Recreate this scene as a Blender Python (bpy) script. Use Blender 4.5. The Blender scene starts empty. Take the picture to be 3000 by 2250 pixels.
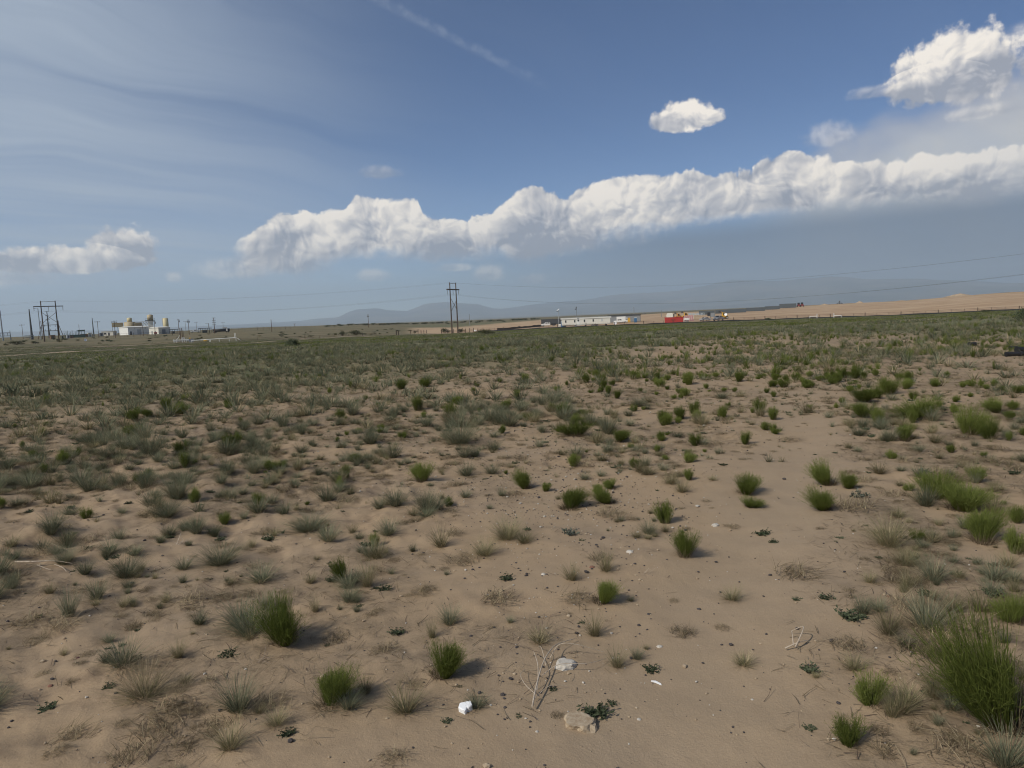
import bpy, bmesh, math, random
import numpy as np
from mathutils import Vector, Matrix, noise as mnoise

# ------------------------------------------------------------------ camera
S = bpy.context.scene
EYE = 1.65
FPX = 2080.0                      # focal length in photograph pixels (3000 wide)
PITCH, ROLL = math.radians(5.57), math.radians(2.4)
_R0 = np.array([1.0, 0, 0]); _F = np.array([0, math.cos(PITCH), -math.sin(PITCH)]); _U0 = np.array([0, math.sin(PITCH), math.cos(PITCH)])
_U = _U0 * math.cos(ROLL) + _R0 * math.sin(ROLL)
_R = _R0 * math.cos(ROLL) - _U0 * math.sin(ROLL)
CAMP = np.array([0, 0, EYE])
cam_data = bpy.data.cameras.new('camera'); cam = bpy.data.objects.new('camera', cam_data); S.collection.objects.link(cam)
cam_data.sensor_width = 36.0; cam_data.lens = 36.0 * FPX / 3000.0
cam_data.clip_start = 0.1; cam_data.clip_end = 120000
cam.matrix_world = Matrix(((_R[0], _U[0], -_F[0], 0), (_R[1], _U[1], -_F[1], 0), (_R[2], _U[2], -_F[2], EYE), (0, 0, 0, 1)))
S.camera = cam
# ------------------------------------------------------------------ light
SUN_AZ, SUN_EL = math.radians(-129), math.radians(40)   # azimuth from +Y, clockwise seen from above (left, a little behind)
sun_dir = Vector((math.sin(SUN_AZ) * math.cos(SUN_EL), math.cos(SUN_AZ) * math.cos(SUN_EL), math.sin(SUN_EL)))
sd = bpy.data.lights.new('sun', 'SUN'); sd.energy = 3.2; sd.angle = math.radians(2.2); sd.color = (1.0, 0.93, 0.82)
so = bpy.data.objects.new('sun', sd); S.collection.objects.link(so)
so.rotation_euler = sun_dir.to_track_quat('Z', 'Y').to_euler()
S.view_settings.view_transform = 'Standard'; S.view_settings.look = 'None'
S.view_settings.exposure = 0.15; S.view_settings.gamma = 1.0
S.render.engine = 'CYCLES'
S.cycles.use_denoising = True; S.cycles.max_bounces = 12; S.cycles.volume_bounces = 1; S.cycles.diffuse_bounces = 3
S.cycles.transparent_max_bounces = 8; S.cycles.adaptive_threshold = .02; S.cycles.filter_width = 1.1

def nd(nt, typ, loc=None, **kw):
    n = nt.nodes.new(typ)
    for k, v in kw.items():
        if k.startswith('i_'):
            key = k[2:]; key = int(key) if key.isdigit() else key.replace('_', ' ')
            n.inputs[key].default_value = v
        else: setattr(n, k, v)
    return n
def lk(nt, a, b): nt.links.new(a, b)

W = bpy.data.worlds.new('World'); S.world = W; W.use_nodes = True
nt = W.node_tree; nt.nodes.clear()
out = nd(nt, 'ShaderNodeOutputWorld'); bg = nd(nt, 'ShaderNodeBackground', i_Strength=0.09)
sky = nd(nt, 'ShaderNodeTexSky', sky_type='NISHITA', sun_disc=False, sun_elevation=SUN_EL, sun_rotation=SUN_AZ, altitude=3200, air_density=1.0, dust_density=0.2, ozone_density=4.0)
lk(nt, sky.outputs[0], bg.inputs[0]); lk(nt, bg.outputs[0], out.inputs[0])

def pdir(x, y):
    v = _F + (x - 1500) / FPX * _R + (1125 - y) / FPX * _U
    return v / np.linalg.norm(v)
def at_range(x, y, d):
    """point on the ray of a photograph pixel at horizontal distance d"""
    v = pdir(x, y); return CAMP + v * (d / math.hypot(v[0], v[1]))
C = S.collection
class NB:
    """tiny expression builder for shader maths"""
    def __init__(s, nt): s.nt = nt
    def m(s, op, a, b=None, c=None):
        n = s.nt.nodes.new('ShaderNodeMath'); n.operation = op
        for i, v in enumerate((a, b, c)):
            if v is None: continue
            if isinstance(v, (int, float)): n.inputs[i].default_value = v
            else: s.nt.links.new(v, n.inputs[i])
        return n.outputs[0]
    def add(s, a, b): return s.m('ADD', a, b)
    def sub(s, a, b): return s.m('SUBTRACT', a, b)
    def mul(s, a, b): return s.m('MULTIPLY', a, b)
    def ss(s, v, lo, hi, a=0.0, b=1.0):
        n = s.nt.nodes.new('ShaderNodeMapRange'); n.interpolation_type = 'SMOOTHSTEP'
        s.nt.links.new(v, n.inputs[0])
        for i, x in zip((1, 2, 3, 4), (lo, hi, a, b)): n.inputs[i].default_value = x
        return n.outputs[0]
    def noise(s, vec, scale, detail=5, rough=0.55, dist=0.0, out=0, dim='3D'):
        n = s.nt.nodes.new('ShaderNodeTexNoise'); n.noise_dimensions = dim; n.inputs['Scale'].default_value = scale; n.inputs['Detail'].default_value = detail
        n.inputs['Roughness'].default_value = rough; n.inputs['Distortion'].default_value = dist
        if vec is not None: s.nt.links.new(vec, n.inputs['Vector'])
        return n.outputs[out]
    def xyz(s, x, y, z=0.0):
        n = s.nt.nodes.new('ShaderNodeCombineXYZ')
        for i, v in enumerate((x, y, z)):
            if isinstance(v, (int, float)): n.inputs[i].default_value = v
            else: s.nt.links.new(v, n.inputs[i])
        return n.outputs[0]
    def dot(s, vec, c):
        n = s.nt.nodes.new('ShaderNodeVectorMath'); n.operation = 'DOT_PRODUCT'; s.nt.links.new(vec, n.inputs[0]); n.inputs[1].default_value = c
        return n.outputs['Value']
    def mix(s, f, a, b, mode='MIX'):
        n = s.nt.nodes.new('ShaderNodeMix'); n.data_type = 'RGBA'; n.blend_type = mode
        for i, v in ((0, f), (6, a), (7, b)):
            if isinstance(v, (int, float)): n.inputs[i].default_value = v
            elif isinstance(v, tuple): n.inputs[i].default_value = (*v, 1)
            else: s.nt.links.new(v, n.inputs[i])
        return n.outputs[2]
    def ramp(s, v, pts):
        n = s.nt.nodes.new('ShaderNodeValToRGB'); s.nt.links.new(v, n.inputs[0]); e = n.color_ramp.elements
        while len(e) < len(pts): e.new(0.5)
        for el, (p, c) in zip(e, pts): el.position = p; el.color = (*c, 1) if isinstance(c, tuple) else (c, c, c, 1)
        return n.outputs[0]

def azel(x, y):
    v = pdir(x, y); return math.atan2(v[0], v[1]), math.asin(v[2])
# thin high cloud, veil and rain shade belong to the sky itself
B = NB(nt)
tc = nd(nt, 'ShaderNodeTexCoord'); D = tc.outputs['Generated']
sp = nd(nt, 'ShaderNodeSeparateXYZ'); lk(nt, D, sp.inputs[0]); dx, dy, dz = sp.outputs
az = B.m('ARCTAN2', dx, dy); el = B.m('ARCSINE', dz)
zz = B.add(B.m('MAXIMUM', dz, 0.0), 0.10)
pu = B.m('DIVIDE', dx, zz); pv = B.m('DIVIDE', dy, zz)          # a high flat layer seen in perspective
def rot(u, v, a):
    c, s_ = math.cos(a), math.sin(a); return B.add(B.mul(u, c), B.mul(v, s_)), B.sub(B.mul(v, c), B.mul(u, s_))
ru, rv = rot(pu, pv, math.radians(48))
wrp = B.noise(B.xyz(az, B.mul(el, 2.0)), 4, 2, .5, 0, 0, '2D'); wrp = B.mul(B.sub(wrp, .5), .8)
n1 = B.noise(B.xyz(B.mul(ru, 0.22), B.add(B.mul(rv, 1.9), wrp)), 1.1, 5, 0.58, 0, 0, '2D')
n2 = B.noise(B.xyz(B.mul(ru, 0.12), B.add(B.mul(rv, 0.35), 4.1)), 1.3, 2, 0.5, 0, 0, '2D')
leftness = B.ss(az, -0.02, -0.62)                                  # the cirrus shield lies to the west and thins eastward
cir = B.ss(B.add(B.mul(n1, 0.62), B.mul(n2, 0.78)), 0.46, 0.98)
cir = B.mul(B.add(cir, B.mul(leftness, 0.14)), B.add(B.mul(leftness, 0.9), 0.06))
lowveil = B.ss(el, 0.32, 0.02)
cir = B.mul(.85, cir); cir = B.m('MINIMUM', B.add(cir, B.mul(B.mul(lowveil, leftness), 0.25)), 0.85)
CIRRUS = (4.3, 5.0, 5.9)
col = B.mix(cir, B.mix(B.ss(el, .02, .30), sky.outputs[0], (.58, .71, .83), 'MULTIPLY'), CIRRUS)
# contrail
a0, a1 = np.array(pdir(1090, -10)), np.array(pdir(1445, 172)); nn = np.cross(a0, a1); nn /= np.linalg.norm(nn); mid = (a0 + a1); mid /= np.linalg.norm(mid)
FINE = B.noise(B.xyz(az, el), 60, 4, .6, 0, 0, '2D'); BIG = B.noise(B.xyz(az, B.mul(el, 1.6)), 9, 3, .55, 0, 0, '2D')
wob = B.mul(B.sub(FINE, 0.5), 0.008)
dist = B.m('ABSOLUTE', B.add(B.dot(D, tuple(nn)), wob))
con = B.mul(B.mul(B.ss(dist, 0.0085, 0.001), B.ss(B.dot(D, tuple(mid)), 0.985, 0.998)), B.ss(FINE, 0.35, 0.7, 0.04, 0.17))
col = B.mix(con, col, (5.5, 6.0, 6.8))
W_COL = col
# anvil veil spreading over the right
p0, p1 = np.array(pdir(2250, 470)), np.array(pdir(2980, 150)); an = np.cross(p0, p1); an /= np.linalg.norm(an)
if an @ np.array(pdir(2900, 500)) < 0: an = -an
ad = B.add(B.dot(D, tuple(an)), B.mul(B.sub(BIG, 0.5), 0.08))
anv = B.mul(B.ss(ad, -0.008, 0.035), B.ss(az, 0.30, 0.44))
anv = B.mul(anv, B.ss(n1, 0.2, 0.75, 0.7, 1.0))
col = B.mix(B.mul(anv, 0.92), col, B.mix(B.ss(ad, .015, .075), (4.3, 4.5, 5.2), (6.8, 6.6, 6.2)))
# rain shade under the bank, deeper to the right
line = B.ss(az, *[azel(700, 760)[0], azel(3000, 560)[0]], azel(700, 760)[1], azel(3000, 560)[1])
shade = B.mul(B.ss(B.sub(el, line), 0.03, -0.02), B.ss(az, -0.28, 0.25, 0.0, 1.0))
shade = B.mul(shade, B.ss(wrp, -.4, .4, .85, 1.0))
col = B.mix(B.mul(shade, 0.95), col, (1.05, 1.62, 2.55))
CRISP = [(2800, 228, 150, 100), (2735, 258, 95, 42), (2885, 205, 70, 62), (2005, 352, 92, 46), (160, 772, 150, 42), (358, 745, 82, 70)]
FAINT = [(1115, 510, 62, 26), (2560, 275, 70, 22), (2985, 118, 60, 36), (2430, 402, 70, 40), (2870, 335, 90, 22), (30, 810, 110, 40), (700, 790, 110, 44), (850, 770, 120, 60), (1330, 786, 62, 17), (1432, 806, 50, 34), (1090, 812, 60, 24), (1560, 822, 55, 22), (508, 816, 24, 18)]
# ---- cumulus: outlines are curves of elevation over azimuth, billows come from fractal cells lit from the sun's side
def mat_volume(name, density, color=(1, 1, 1), g=0.0):
    m = bpy.data.materials.new(name); m.use_nodes = True; n_ = m.node_tree; n_.nodes.clear()
    o = nd(n_, 'ShaderNodeOutputMaterial'); v = nd(n_, 'ShaderNodeVolumePrincipled')
    v.inputs['Color'].default_value = (*color, 1); v.inputs['Density'].default_value = density; v.inputs['Anisotropy'].default_value = g
    lk(n_, v.outputs[0], o.inputs['Volume']); return m
TOP = [(560,775),(640,765),(690,722),(740,692),(786,655),(827,630),(880,634),(940,632),(1007,627),(1030,600),(1048,588),(1107,590),(1147,602),(1197,595),(1233,610),(1242,645),(1288,642),(1355,650),(1396,632),(1446,636),(1468,612),(1500,585),(1523,568),(1577,558),(1610,568),(1640,586),(1663,590),(1700,565),(1747,542),(1806,536),(1947,514),(2050,516),(2158,511),(2205,496),(2288,461),(2311,452),(2350,462),(2393,464),(2500,484),(2611,490),(2699,466),(2800,470),(2905,448),(3000,434),(3400,400)]
BOT = [(560,800),(640,812),(800,795),(1000,757),(1100,757),(1288,748),(1378,746),(1604,748),(1700,724),(1806,695),(1953,687),(2029,660),(2229,640),(2540,606),(2640,582),(3000,556),(3400,545)]
AZ0, AZ1, EL0, EL1 = -0.75, 0.85, 0.0, 0.45
def curve(pts, azn):
    n = nd(nt, 'ShaderNodeFloatCurve'); c = n.mapping.curves[0]; P = []
    for (x, y) in pts:
        a, e = azel(x, y); P.append(((a - AZ0) / (AZ1 - AZ0), (e - EL0) / (EL1 - EL0)))
    P = [(0.0, P[0][1])] + P + [(1.0, P[-1][1])]
    while len(c.points) < len(P): c.points.new(0.5, 0.5)
    for q, (a, e) in zip(c.points, P): q.location = (a, e); q.handle_type = 'VECTOR'
    n.mapping.update(); lk(nt, azn, n.inputs['Value'])
    return B.add(B.mul(n.outputs[0], EL1 - EL0), EL0)
azn = B.m('DIVIDE', B.sub(az, AZ0), AZ1 - AZ0)
# warped cloud coordinates
w1 = B.noise(B.xyz(az, el), 14, 2, 0.55, 0, 1, '2D'); 
wv = nd(nt, 'ShaderNodeVectorMath', operation='MULTIPLY_ADD'); lk(nt, w1, wv.inputs[0]); wv.inputs[1].default_value = (.045, .045, 0); lk(nt, B.xyz(az, el, 0), wv.inputs[2])
def billow(vec, off=(0, 0, 0)):
    a = nd(nt, 'ShaderNodeVectorMath', operation='ADD'); lk(nt, vec, a.inputs[0]); a.inputs[1].default_value = off
    v = nd(nt, 'ShaderNodeTexVoronoi', voronoi_dimensions='2D', normalize=True); lk(nt, a.outputs[0], v.inputs['Vector'])
    v.inputs['Scale'].default_value = 26; v.inputs['Detail'].default_value = 2.6; v.inputs['Roughness'].default_value = .52; v.inputs['Lacunarity'].default_value = 2.3;
    return B.sub(1.0, B.m('POWER', v.outputs['Distance'], 1.7))
h0 = billow(wv.outputs[0]); h1 = billow(wv.outputs[0], (-.0055, .0055, 0))
grad = B.sub(h0, h1)                                             # positive where the billow faces the sun (left and above)
big, fine = BIG, FINE
top = curve(TOP, azn); bot = curve(BOT, azn)
tz = B.add(B.add(top, B.mul(B.sub(h0, .7), .036)), B.mul(B.sub(fine, .5), .009))
tdist = B.sub(tz, el)
bz = B.add(bot, B.mul(B.sub(big, .5), .05)); bz = B.add(bz, B.mul(B.sub(fine, .5), .02))
bdist = B.sub(el, bz)
leftfade = B.ss(az, azel(600, 700)[0], azel(820, 700)[0], 0.0, 1.0)
mtop = B.ss(tdist, -.0005, .0045)
mbot = B.ss(bdist, -.012, .014)
bank = B.mul(B.mul(mtop, mbot), B.ss(B.add(leftfade, B.mul(B.sub(big, .5), .9)), .15, .6))
t = B.m('DIVIDE', bdist, B.m('MAXIMUM', B.sub(tz, bz), .01))
def shade_cloud(t_, lo=0.05):
    li = B.add(B.mul(grad, 2.6), B.mul(B.sub(big, .5), 2.3))
    li = B.add(li, B.mul(B.sub(h0, .68), .5)); li = B.add(li, B.ss(t_, lo, 1.0, -.22, .42))
    return B.m('MAXIMUM', B.m('MINIMUM', B.add(li, .36), 1.0), 0.0)
LIT, MID, SHD = (11.2, 10.3, 9.1), (6.6, 6.4, 6.4), (3.4, 3.65, 4.3)
def scale_ramp(l):
    n = B.ramp(l, [(0.0, tuple(c / 10 for c in SHD)), (.45, tuple(c / 10 for c in MID)), (.9, tuple(c / 10 for c in LIT))])
    m = nd(nt, 'ShaderNodeVectorMath', operation='SCALE'); lk(nt, n, m.inputs[0]); m.inputs['Scale'].default_value = 10; return m.outputs[0]
col = B.mix(B.mul(B.mul(bank, .97), B.ss(az, .42, .66, 1.0, .7)), col, scale_ramp(shade_cloud(t)))
# single clouds (centre x, y, half width, half height in photograph pixels)
base_f = B.add(B.add(B.mul(B.sub(h0, .7), .8), B.mul(B.sub(fine, .5), .6)), B.mul(B.sub(big, .5), .45))
def puffs(lst, soft):
    F = T = None
    for (cx, cy, hw, hh) in lst:
        a, e = azel(cx, cy)
        v = B.m('MULTIPLY_ADD', el, FPX / hh, -e * FPX / hh); u = B.m('MULTIPLY_ADD', az, FPX / hw, -a * FPX / hw)
        vb = B.m('MAXIMUM', v, B.mul(v, -1.7))                   # flatter underside
        r = B.m('SQRT', B.m('MULTIPLY_ADD', u, u, B.mul(vb, vb)))
        f = B.sub(1.0, r)
        tv = B.mul(v, B.m('GREATER_THAN', f, -.35))
        F = f if F is None else B.m('MAXIMUM', F, f); T = tv if T is None else B.m('MAXIMUM', T, tv)
    return B.ss(B.add(F, base_f), 0.0, soft), T
mk, tv = puffs(FAINT, .7)
col = B.mix(B.mul(mk, .42), col, scale_ramp(B.sub(shade_cloud(B.ss(tv, -.9, 1.0), 0.0), .12)))
mk, tv = puffs(CRISP, .28)
col = B.mix(B.mul(mk, .95), col, scale_ramp(B.add(shade_cloud(B.ss(tv, -.6, 1.0, -.35, 1.0), 0.0), .04)))
lk(nt, col, bg.inputs[0])
W.cycles.sampling_method = 'NONE'
# ------------------------------------------------------------------ mountains
RIDGE = [(-800,985),(300,968),(880,941),(921,935),(989,930),(1029,911),(1056,905),(1100,903),(1138,910),(1192,911),(1246,890),(1290,888),(1345,888),(1402,888),(1435,898),(1462,903),(1507,899),(1600,889),(1700,877),(1805,865),(1975,854),(2063,837),(2144,824),(2280,824),(2436,808),(2551,814),(2653,814),(2800,822),(3000,827),(3400,815),(4200,790)]
def mountains(name, ridge, D, depth, seed, mat, nx=420, ny=26, rough=.16):
    xs = np.linspace(ridge[0][0], ridge[-1][0], nx); rx, ry = np.array(ridge, float).T
    V = []; 
    for j in range(ny):
        t = j / (ny - 1)                                    # 0 at the foot (near), 1 at the crest, beyond it the back slope
        for i, x in enumerate(xs):
            y = np.interp(x, rx, ry); a, e = azel(x, y); H = max(20., D * math.tan(e) + EYE + 60)
            d = D - depth * (1 - t / .8)
            k = min(1, t / .8) ** 1.25 if t <= .8 else 1 - (t - .8) * 3
            p = Vector((math.sin(a) * d, math.cos(a) * d, 0))
            n = mnoise.ridged_multi_fractal(p / 2600 + Vector((seed, 0, 0)), 1.0, 2.1, 5, 1.0, 2.0) - 1.0
            z = H * k + H * rough * n * (k * (1.15 - k) * 3 if t <= .8 else 0) + H * .03 * n * k
            V.append((p.x, p.y, z - 60))
    F = [(j * nx + i, j * nx + i + 1, (j + 1) * nx + i + 1, (j + 1) * nx + i) for j in range(ny - 1) for i in range(nx - 1)]
    me = bpy.data.meshes.new(name); me.from_pydata(V, [], F); me.materials.append(mat)
    o = bpy.data.objects.new(name, me); C.objects.link(o); o['kind'] = 'structure'; me.shade_smooth()
    return o
mm = bpy.data.materials.new('mountain_slope'); mm.use_nodes = True; mb = mm.node_tree.nodes['Principled BSDF']; mb.inputs['Roughness'].default_value = 1
B2 = NB(mm.node_tree); geo = nd(mm.node_tree, 'ShaderNodeNewGeometry')
lk(mm.node_tree, B2.mix(B2.ss(B2.noise(geo.outputs['Position'], .0006, 8, .65), .4, .62), (.055, .06, .045), (.17, .145, .11)), mb.inputs[0])
mountains('mountains', RIDGE, 21000, 6500, 3.7, mm)
# ------------------------------------------------------------------ haze
def box_mesh(name, x0, x1, y0, y1, z0, z1):
    V = [(x, y, z) for z in (z0, z1) for y in (y0, y1) for x in (x0, x1)]
    F = [(0, 2, 3, 1), (4, 5, 7, 6), (0, 1, 5, 4), (2, 6, 7, 3), (0, 4, 6, 2), (1, 3, 7, 5)]
    me = bpy.data.meshes.new(name); me.from_pydata(V, [], F); return me
hz = bpy.data.objects.new('haze', box_mesh('haze', -30000, 30000, -9000, 23500, -130, 930)); C.objects.link(hz); hz['kind'] = 'stuff'
hz.data.materials.append(mat_volume('haze_air', 8.6e-5, (.72, .86, 1.0), 0.2))
# ------------------------------------------------------------------ terrain
def _hash(ix, iy, seed):
    h = (ix.astype(np.int64) * 374761393 + iy.astype(np.int64) * 668265263 + seed * 974634533) & 0xffffffff
    h = ((h ^ (h >> 13)) * 1274126177) & 0xffffffff; h = h ^ (h >> 16)
    return (h & 0xffff) / 65535.0
def vnoise(x, y, seed=0):
    ix = np.floor(x); iy = np.floor(y); fx = x - ix; fy = y - iy; fx = fx * fx * fx * (fx * (fx * 6 - 15) + 10); fy = fy * fy * fy * (fy * (fy * 6 - 15) + 10)
    a = _hash(ix, iy, seed); b = _hash(ix + 1, iy, seed); c = _hash(ix, iy + 1, seed); d = _hash(ix + 1, iy + 1, seed)
    return (a + (b - a) * fx) * (1 - fy) + (c + (d - c) * fx) * fy
def fbm(x, y, scale, octs=4, seed=0, gain=.5):
    x = np.asarray(x, float) / scale; y = np.asarray(y, float) / scale; s = 0; a = 1; t = 0
    for o in range(octs):
        s = s + a * vnoise(x, y, seed + o * 17); t += a; a *= gain; x, y = x * 2.03 + y * .31 + 5.1, y * 2.03 - x * .17 + 1.7
    return s / t
def smooth(v, a, b): t = np.clip((v - a) / (b - a), 0, 1); return t * t * (3 - 2 * t)
_HY = lambda x: 922 - (x - 1500) * math.tan(ROLL)
_COLX = [-900, 0, 400, 700, 1000, 1330, 1650, 2150, 2600, 3000, 3900]
_DIST = [40, 60, 100, 150, 200, 260, 350, 500, 700, 1200]
_DY = {-900: [85.8, 75, 68, 61, 46, 35, 20, 10, 6, 4], 0: [85.8, 75, 68, 61, 46, 35, 20, 10, 6, 4], 400: [85.8, 75, 66, 58, 50, 42, 25, 12, 9, 6],
       700: [85.8, 74, 64, 56, 52, 44, 30, 14, 9, 6], 1000: [85.8, 73, 62, 53, 49.5, 46, 34, 20, 11, 9], 1330: [85.8, 72, 60, 52, 49.5, 48.5, 42, 28, 17, 14],
       1650: [85.8, 72, 60, 52, 48, 44.5, 37, 25, 17, 14], 2150: [85.8, 72, 60, 53, 50, 46.5, 36, 22, 13, 11], 2600: [85.8, 72, 60, 54, 52, 50, 38, 20, 8, 8], 3000: [85.8, 72, 61, 55, 52.5, 50, 32, 8, -4, -4], 3900: [85.8, 72, 61, 55, 52.5, 48, 25, 0, -10, -10]}
_CA = np.array([math.atan2(pdir(x, _HY(x))[0], pdir(x, _HY(x))[1]) for x in _COLX])
_ZT = np.zeros((len(_COLX), len(_DIST)))
for i, x in enumerate(_COLX):
    for j, d in enumerate(_DIST):
        v = pdir(x, _HY(x) + _DY[x][j]); _ZT[i, j] = EYE + v[2] / math.hypot(v[0], v[1]) * d
_LD = np.log(np.array([20, 30] + _DIST + [2500, 6000, 60000.])); _ZT = np.hstack([np.zeros((len(_COLX), 2)), _ZT, _ZT[:, -1:] - 4, np.full((len(_COLX), 1), -35.), np.full((len(_COLX), 1), -60.)])
_ZT[:, 2] = 0
def far_z(a, d):
    a = np.clip(a, _CA[0], _CA[-1]); l = np.clip(np.log(np.maximum(d, 1.0)), _LD[0], _LD[-1])
    i = np.clip(np.searchsorted(_CA, a) - 1, 0, len(_CA) - 2); j = np.clip(np.searchsorted(_LD, l) - 1, 0, len(_LD) - 2)
    u = (a - _CA[i]) / (_CA[i + 1] - _CA[i]); v = (l - _LD[j]) / (_LD[j + 1] - _LD[j]); u = u * u * (3 - 2 * u)
    return (_ZT[i, j] * (1 - u) + _ZT[i + 1, j] * u) * (1 - v) + (_ZT[i, j + 1] * (1 - u) + _ZT[i + 1, j + 1] * u) * v
def flat_xy(px, py):
    """photograph pixel -> ground x, y on the nearby flat ground"""
    v = pdir(px, py); k = EYE / -v[2]; return v[0] * k, v[1] * k
_PATH = np.array([flat_xy(*p) for p in ((1900, 2700), (1960, 2230), (2050, 1950), (2120, 1750), (2230, 1560), (2300, 1400), (2330, 1270), (2300, 1160), (2220, 1080))])
def path_dist(x, y):
    best = np.full(np.shape(x), 1e9)
    for (ax, ay), (bx, by) in zip(_PATH[:-1], _PATH[1:]):
        dx, dy = bx - ax, by - ay; t = np.clip(((x - ax) * dx + (y - ay) * dy) / (dx * dx + dy * dy), 0, 1)
        best = np.minimum(best, np.hypot(x - ax - t * dx, y - ay - t * dy))
    return best
def rough_mask(x, y):
    n = fbm(x, y, 2.2, 3, 41)
    left = smooth(-x + (y - 3) * .12, .1, 2.0)                      # crusty, littered ground to the left, smooth sand on the track
    return np.clip(left * .55 + smooth(n, .45, .65) * .6, 0, 1) * smooth(path_dist(x, y), .25, .9)
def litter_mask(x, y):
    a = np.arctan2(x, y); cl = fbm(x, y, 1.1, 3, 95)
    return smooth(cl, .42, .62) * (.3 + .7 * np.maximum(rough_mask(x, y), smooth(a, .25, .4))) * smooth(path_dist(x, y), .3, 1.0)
def gz(x, y):
    x = np.asarray(x, float); y = np.asarray(y, float); d = np.hypot(x, y); a = np.arctan2(x, y)
    z = far_z(a, d)
    near = 1 - smooth(d, 30, 120); rm = rough_mask(x, y)
    z = z + (fbm(x, y, 6.0, 3, 3) - .5) * .22 * smooth(d, 2, 9) + (fbm(x, y, 1.1, 3, 9) - .5) * (.055 + .06 * rm) * near
    z = z + (fbm(x, y, .22, 3, 19) - .5) * (.014 + .075 * rm) * near
    pd = path_dist(x, y); z = z - .035 * np.exp(-(pd / .42) ** 2) * near
    z = z + (fbm(x, y, 60, 3, 77) - .5) * 1.2 * smooth(d, 300, 700)
    return z
def gpt(px, py):
    """photograph pixel -> point on the uneven ground near the camera"""
    v = pdir(px, py); k = EYE / -v[2]
    for _ in range(6):
        p = CAMP + v * k; z = float(gz(p[0], p[1])); k = (EYE - z) / -v[2]
    return CAMP + v * k
def far_pt(px, d):
    v = pdir(px, _HY(px)); h = math.hypot(v[0], v[1]); x, y = v[0] / h * d, v[1] / h * d
    return Vector((x, y, float(gz(x, y))))
AZ_FENCE = _CA[5] + .03
def zones(x, y):
    d = np.hypot(x, y); a = np.arctan2(x, y); n = fbm(x, y, 9, 3, 5) - .5; nb = fbm(x, y, 3.2, 3, 8) - .5
    pd = path_dist(x, y)
    veg = smooth(d + (n * 22 + nb * 8) * smooth(d, 4, 25) + 5 * smooth(-a, -.05, .35) - 16 * smooth(a, .1, .3) * (1 - smooth(a, .42, .6)) - 5 * smooth(a, .4, .6), 16, 40)
    site_d = np.interp(a, [_CA[5] - .05, _CA[5] + .03, _CA[6], _CA[9]], [300, 262, 262, 262])
    right = smooth(a, _CA[5] - .075, _CA[5] - .045)
    bare = right * smooth(d, site_d - 1, site_d + 2) * (1 - smooth(d + n * 60, np.interp(a, _CA, [500] * 5 + [430, 640, 760, 800, 700, 700]), np.interp(a, _CA, [560] * 5 + [500, 680, 800, 850, 800, 800])))
    scrub = (1 - right) * smooth(d + n * 10, np.interp(a, _CA, [170, 170, 215, 235, 262, 275] + [280] * 5), np.interp(a, _CA, [180, 180, 225, 245, 272, 290] + [290] * 5)) + right * smooth(d, 500, 800)
    return veg, np.clip(bare, 0, 1), np.clip(scrub, 0, 1)
def build_ground():
    rr = [0.0, .5]; r = .9
    while r < 60000:
        rr.append(r); r *= 1.0105 if r < 14 else 1.016 if r < 60 else 1.022 if r < 900 else 1.25
    rr = np.array(rr)
    aa = np.concatenate([np.linspace(-.86, .86, 700), np.linspace(.86, 2 * math.pi - .86, 72)[1:-1]]); na = len(aa)
    A, R = np.meshgrid(aa, rr[1:]); X = np.sin(A) * R; Y = np.cos(A) * R; Z = gz(X, Y)
    co = np.concatenate([np.array([[0, 0, 0.0]]), np.stack([X.ravel(), Y.ravel(), Z.ravel()], 1)]); co[0, 2] = float(gz(0, 0.01))
    nr = len(rr) - 1; i = np.arange(nr - 1)[:, None] * na; j = np.arange(na)[None, :]; j2 = (j + 1) % na
    q = np.stack([1 + i + j, 1 + i + na + j, 1 + i + na + j2, 1 + i + j2], -1).reshape(-1, 4)[:, ::-1]
    f0 = np.stack([np.zeros(na, int), 1 + np.arange(na), 1 + (np.arange(na) + 1) % na], 1)[:, ::-1]
    me = bpy.data.meshes.new('ground'); loops = np.concatenate([f0.ravel(), q.ravel()]); ls = np.concatenate([np.arange(na) * 3, na * 3 + np.arange(len(q)) * 4])
    me.vertices.add(len(co)); me.vertices.foreach_set('co', co.ravel()); me.loops.add(len(loops)); me.loops.foreach_set('vertex_index', loops.astype(np.int32))
    me.polygons.add(len(ls)); me.polygons.foreach_set('loop_start', ls.astype(np.int32)); me.update(calc_edges=True); me.validate(); me.shade_smooth()
    veg, bare, scrub = zones(co[:, 0], co[:, 1])
    for nm, v in (('veg', veg), ('bare', bare), ('scrub', scrub), ('rough', rough_mask(co[:, 0], co[:, 1])), ('duff_shade', litter_mask(co[:, 0], co[:, 1])), ('track', np.exp(-(path_dist(co[:, 0], co[:, 1]) / .55) ** 2) * (1 - smooth(np.hypot(co[:, 0], co[:, 1]), 6, 12)))):
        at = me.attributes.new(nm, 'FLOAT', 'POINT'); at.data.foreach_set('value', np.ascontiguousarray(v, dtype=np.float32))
    o = bpy.data.objects.new('ground', me); C.objects.link(o); o['kind'] = 'structure'; return o
ground = build_ground()
gm = bpy.data.materials.new('sandy_ground'); gm.use_nodes = True; g = gm.node_tree; gb = g.nodes['Principled BSDF']; gb.inputs['Roughness'].default_value = .95; gb.inputs['Specular IOR Level'].default_value = .15
G = NB(g); gp = nd(g, 'ShaderNodeNewGeometry').outputs['Position']
def attr(t, n): a = nd(t, 'ShaderNodeAttribute'); a.attribute_name = n; return a.outputs['Fac']
nA = G.noise(gp, .55, 5, .6); nB = G.noise(gp, 6.0, 5, .65); nC = G.noise(gp, 90, 3, .7); nD = G.noise(gp, 2.0, 4, .6)
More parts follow.
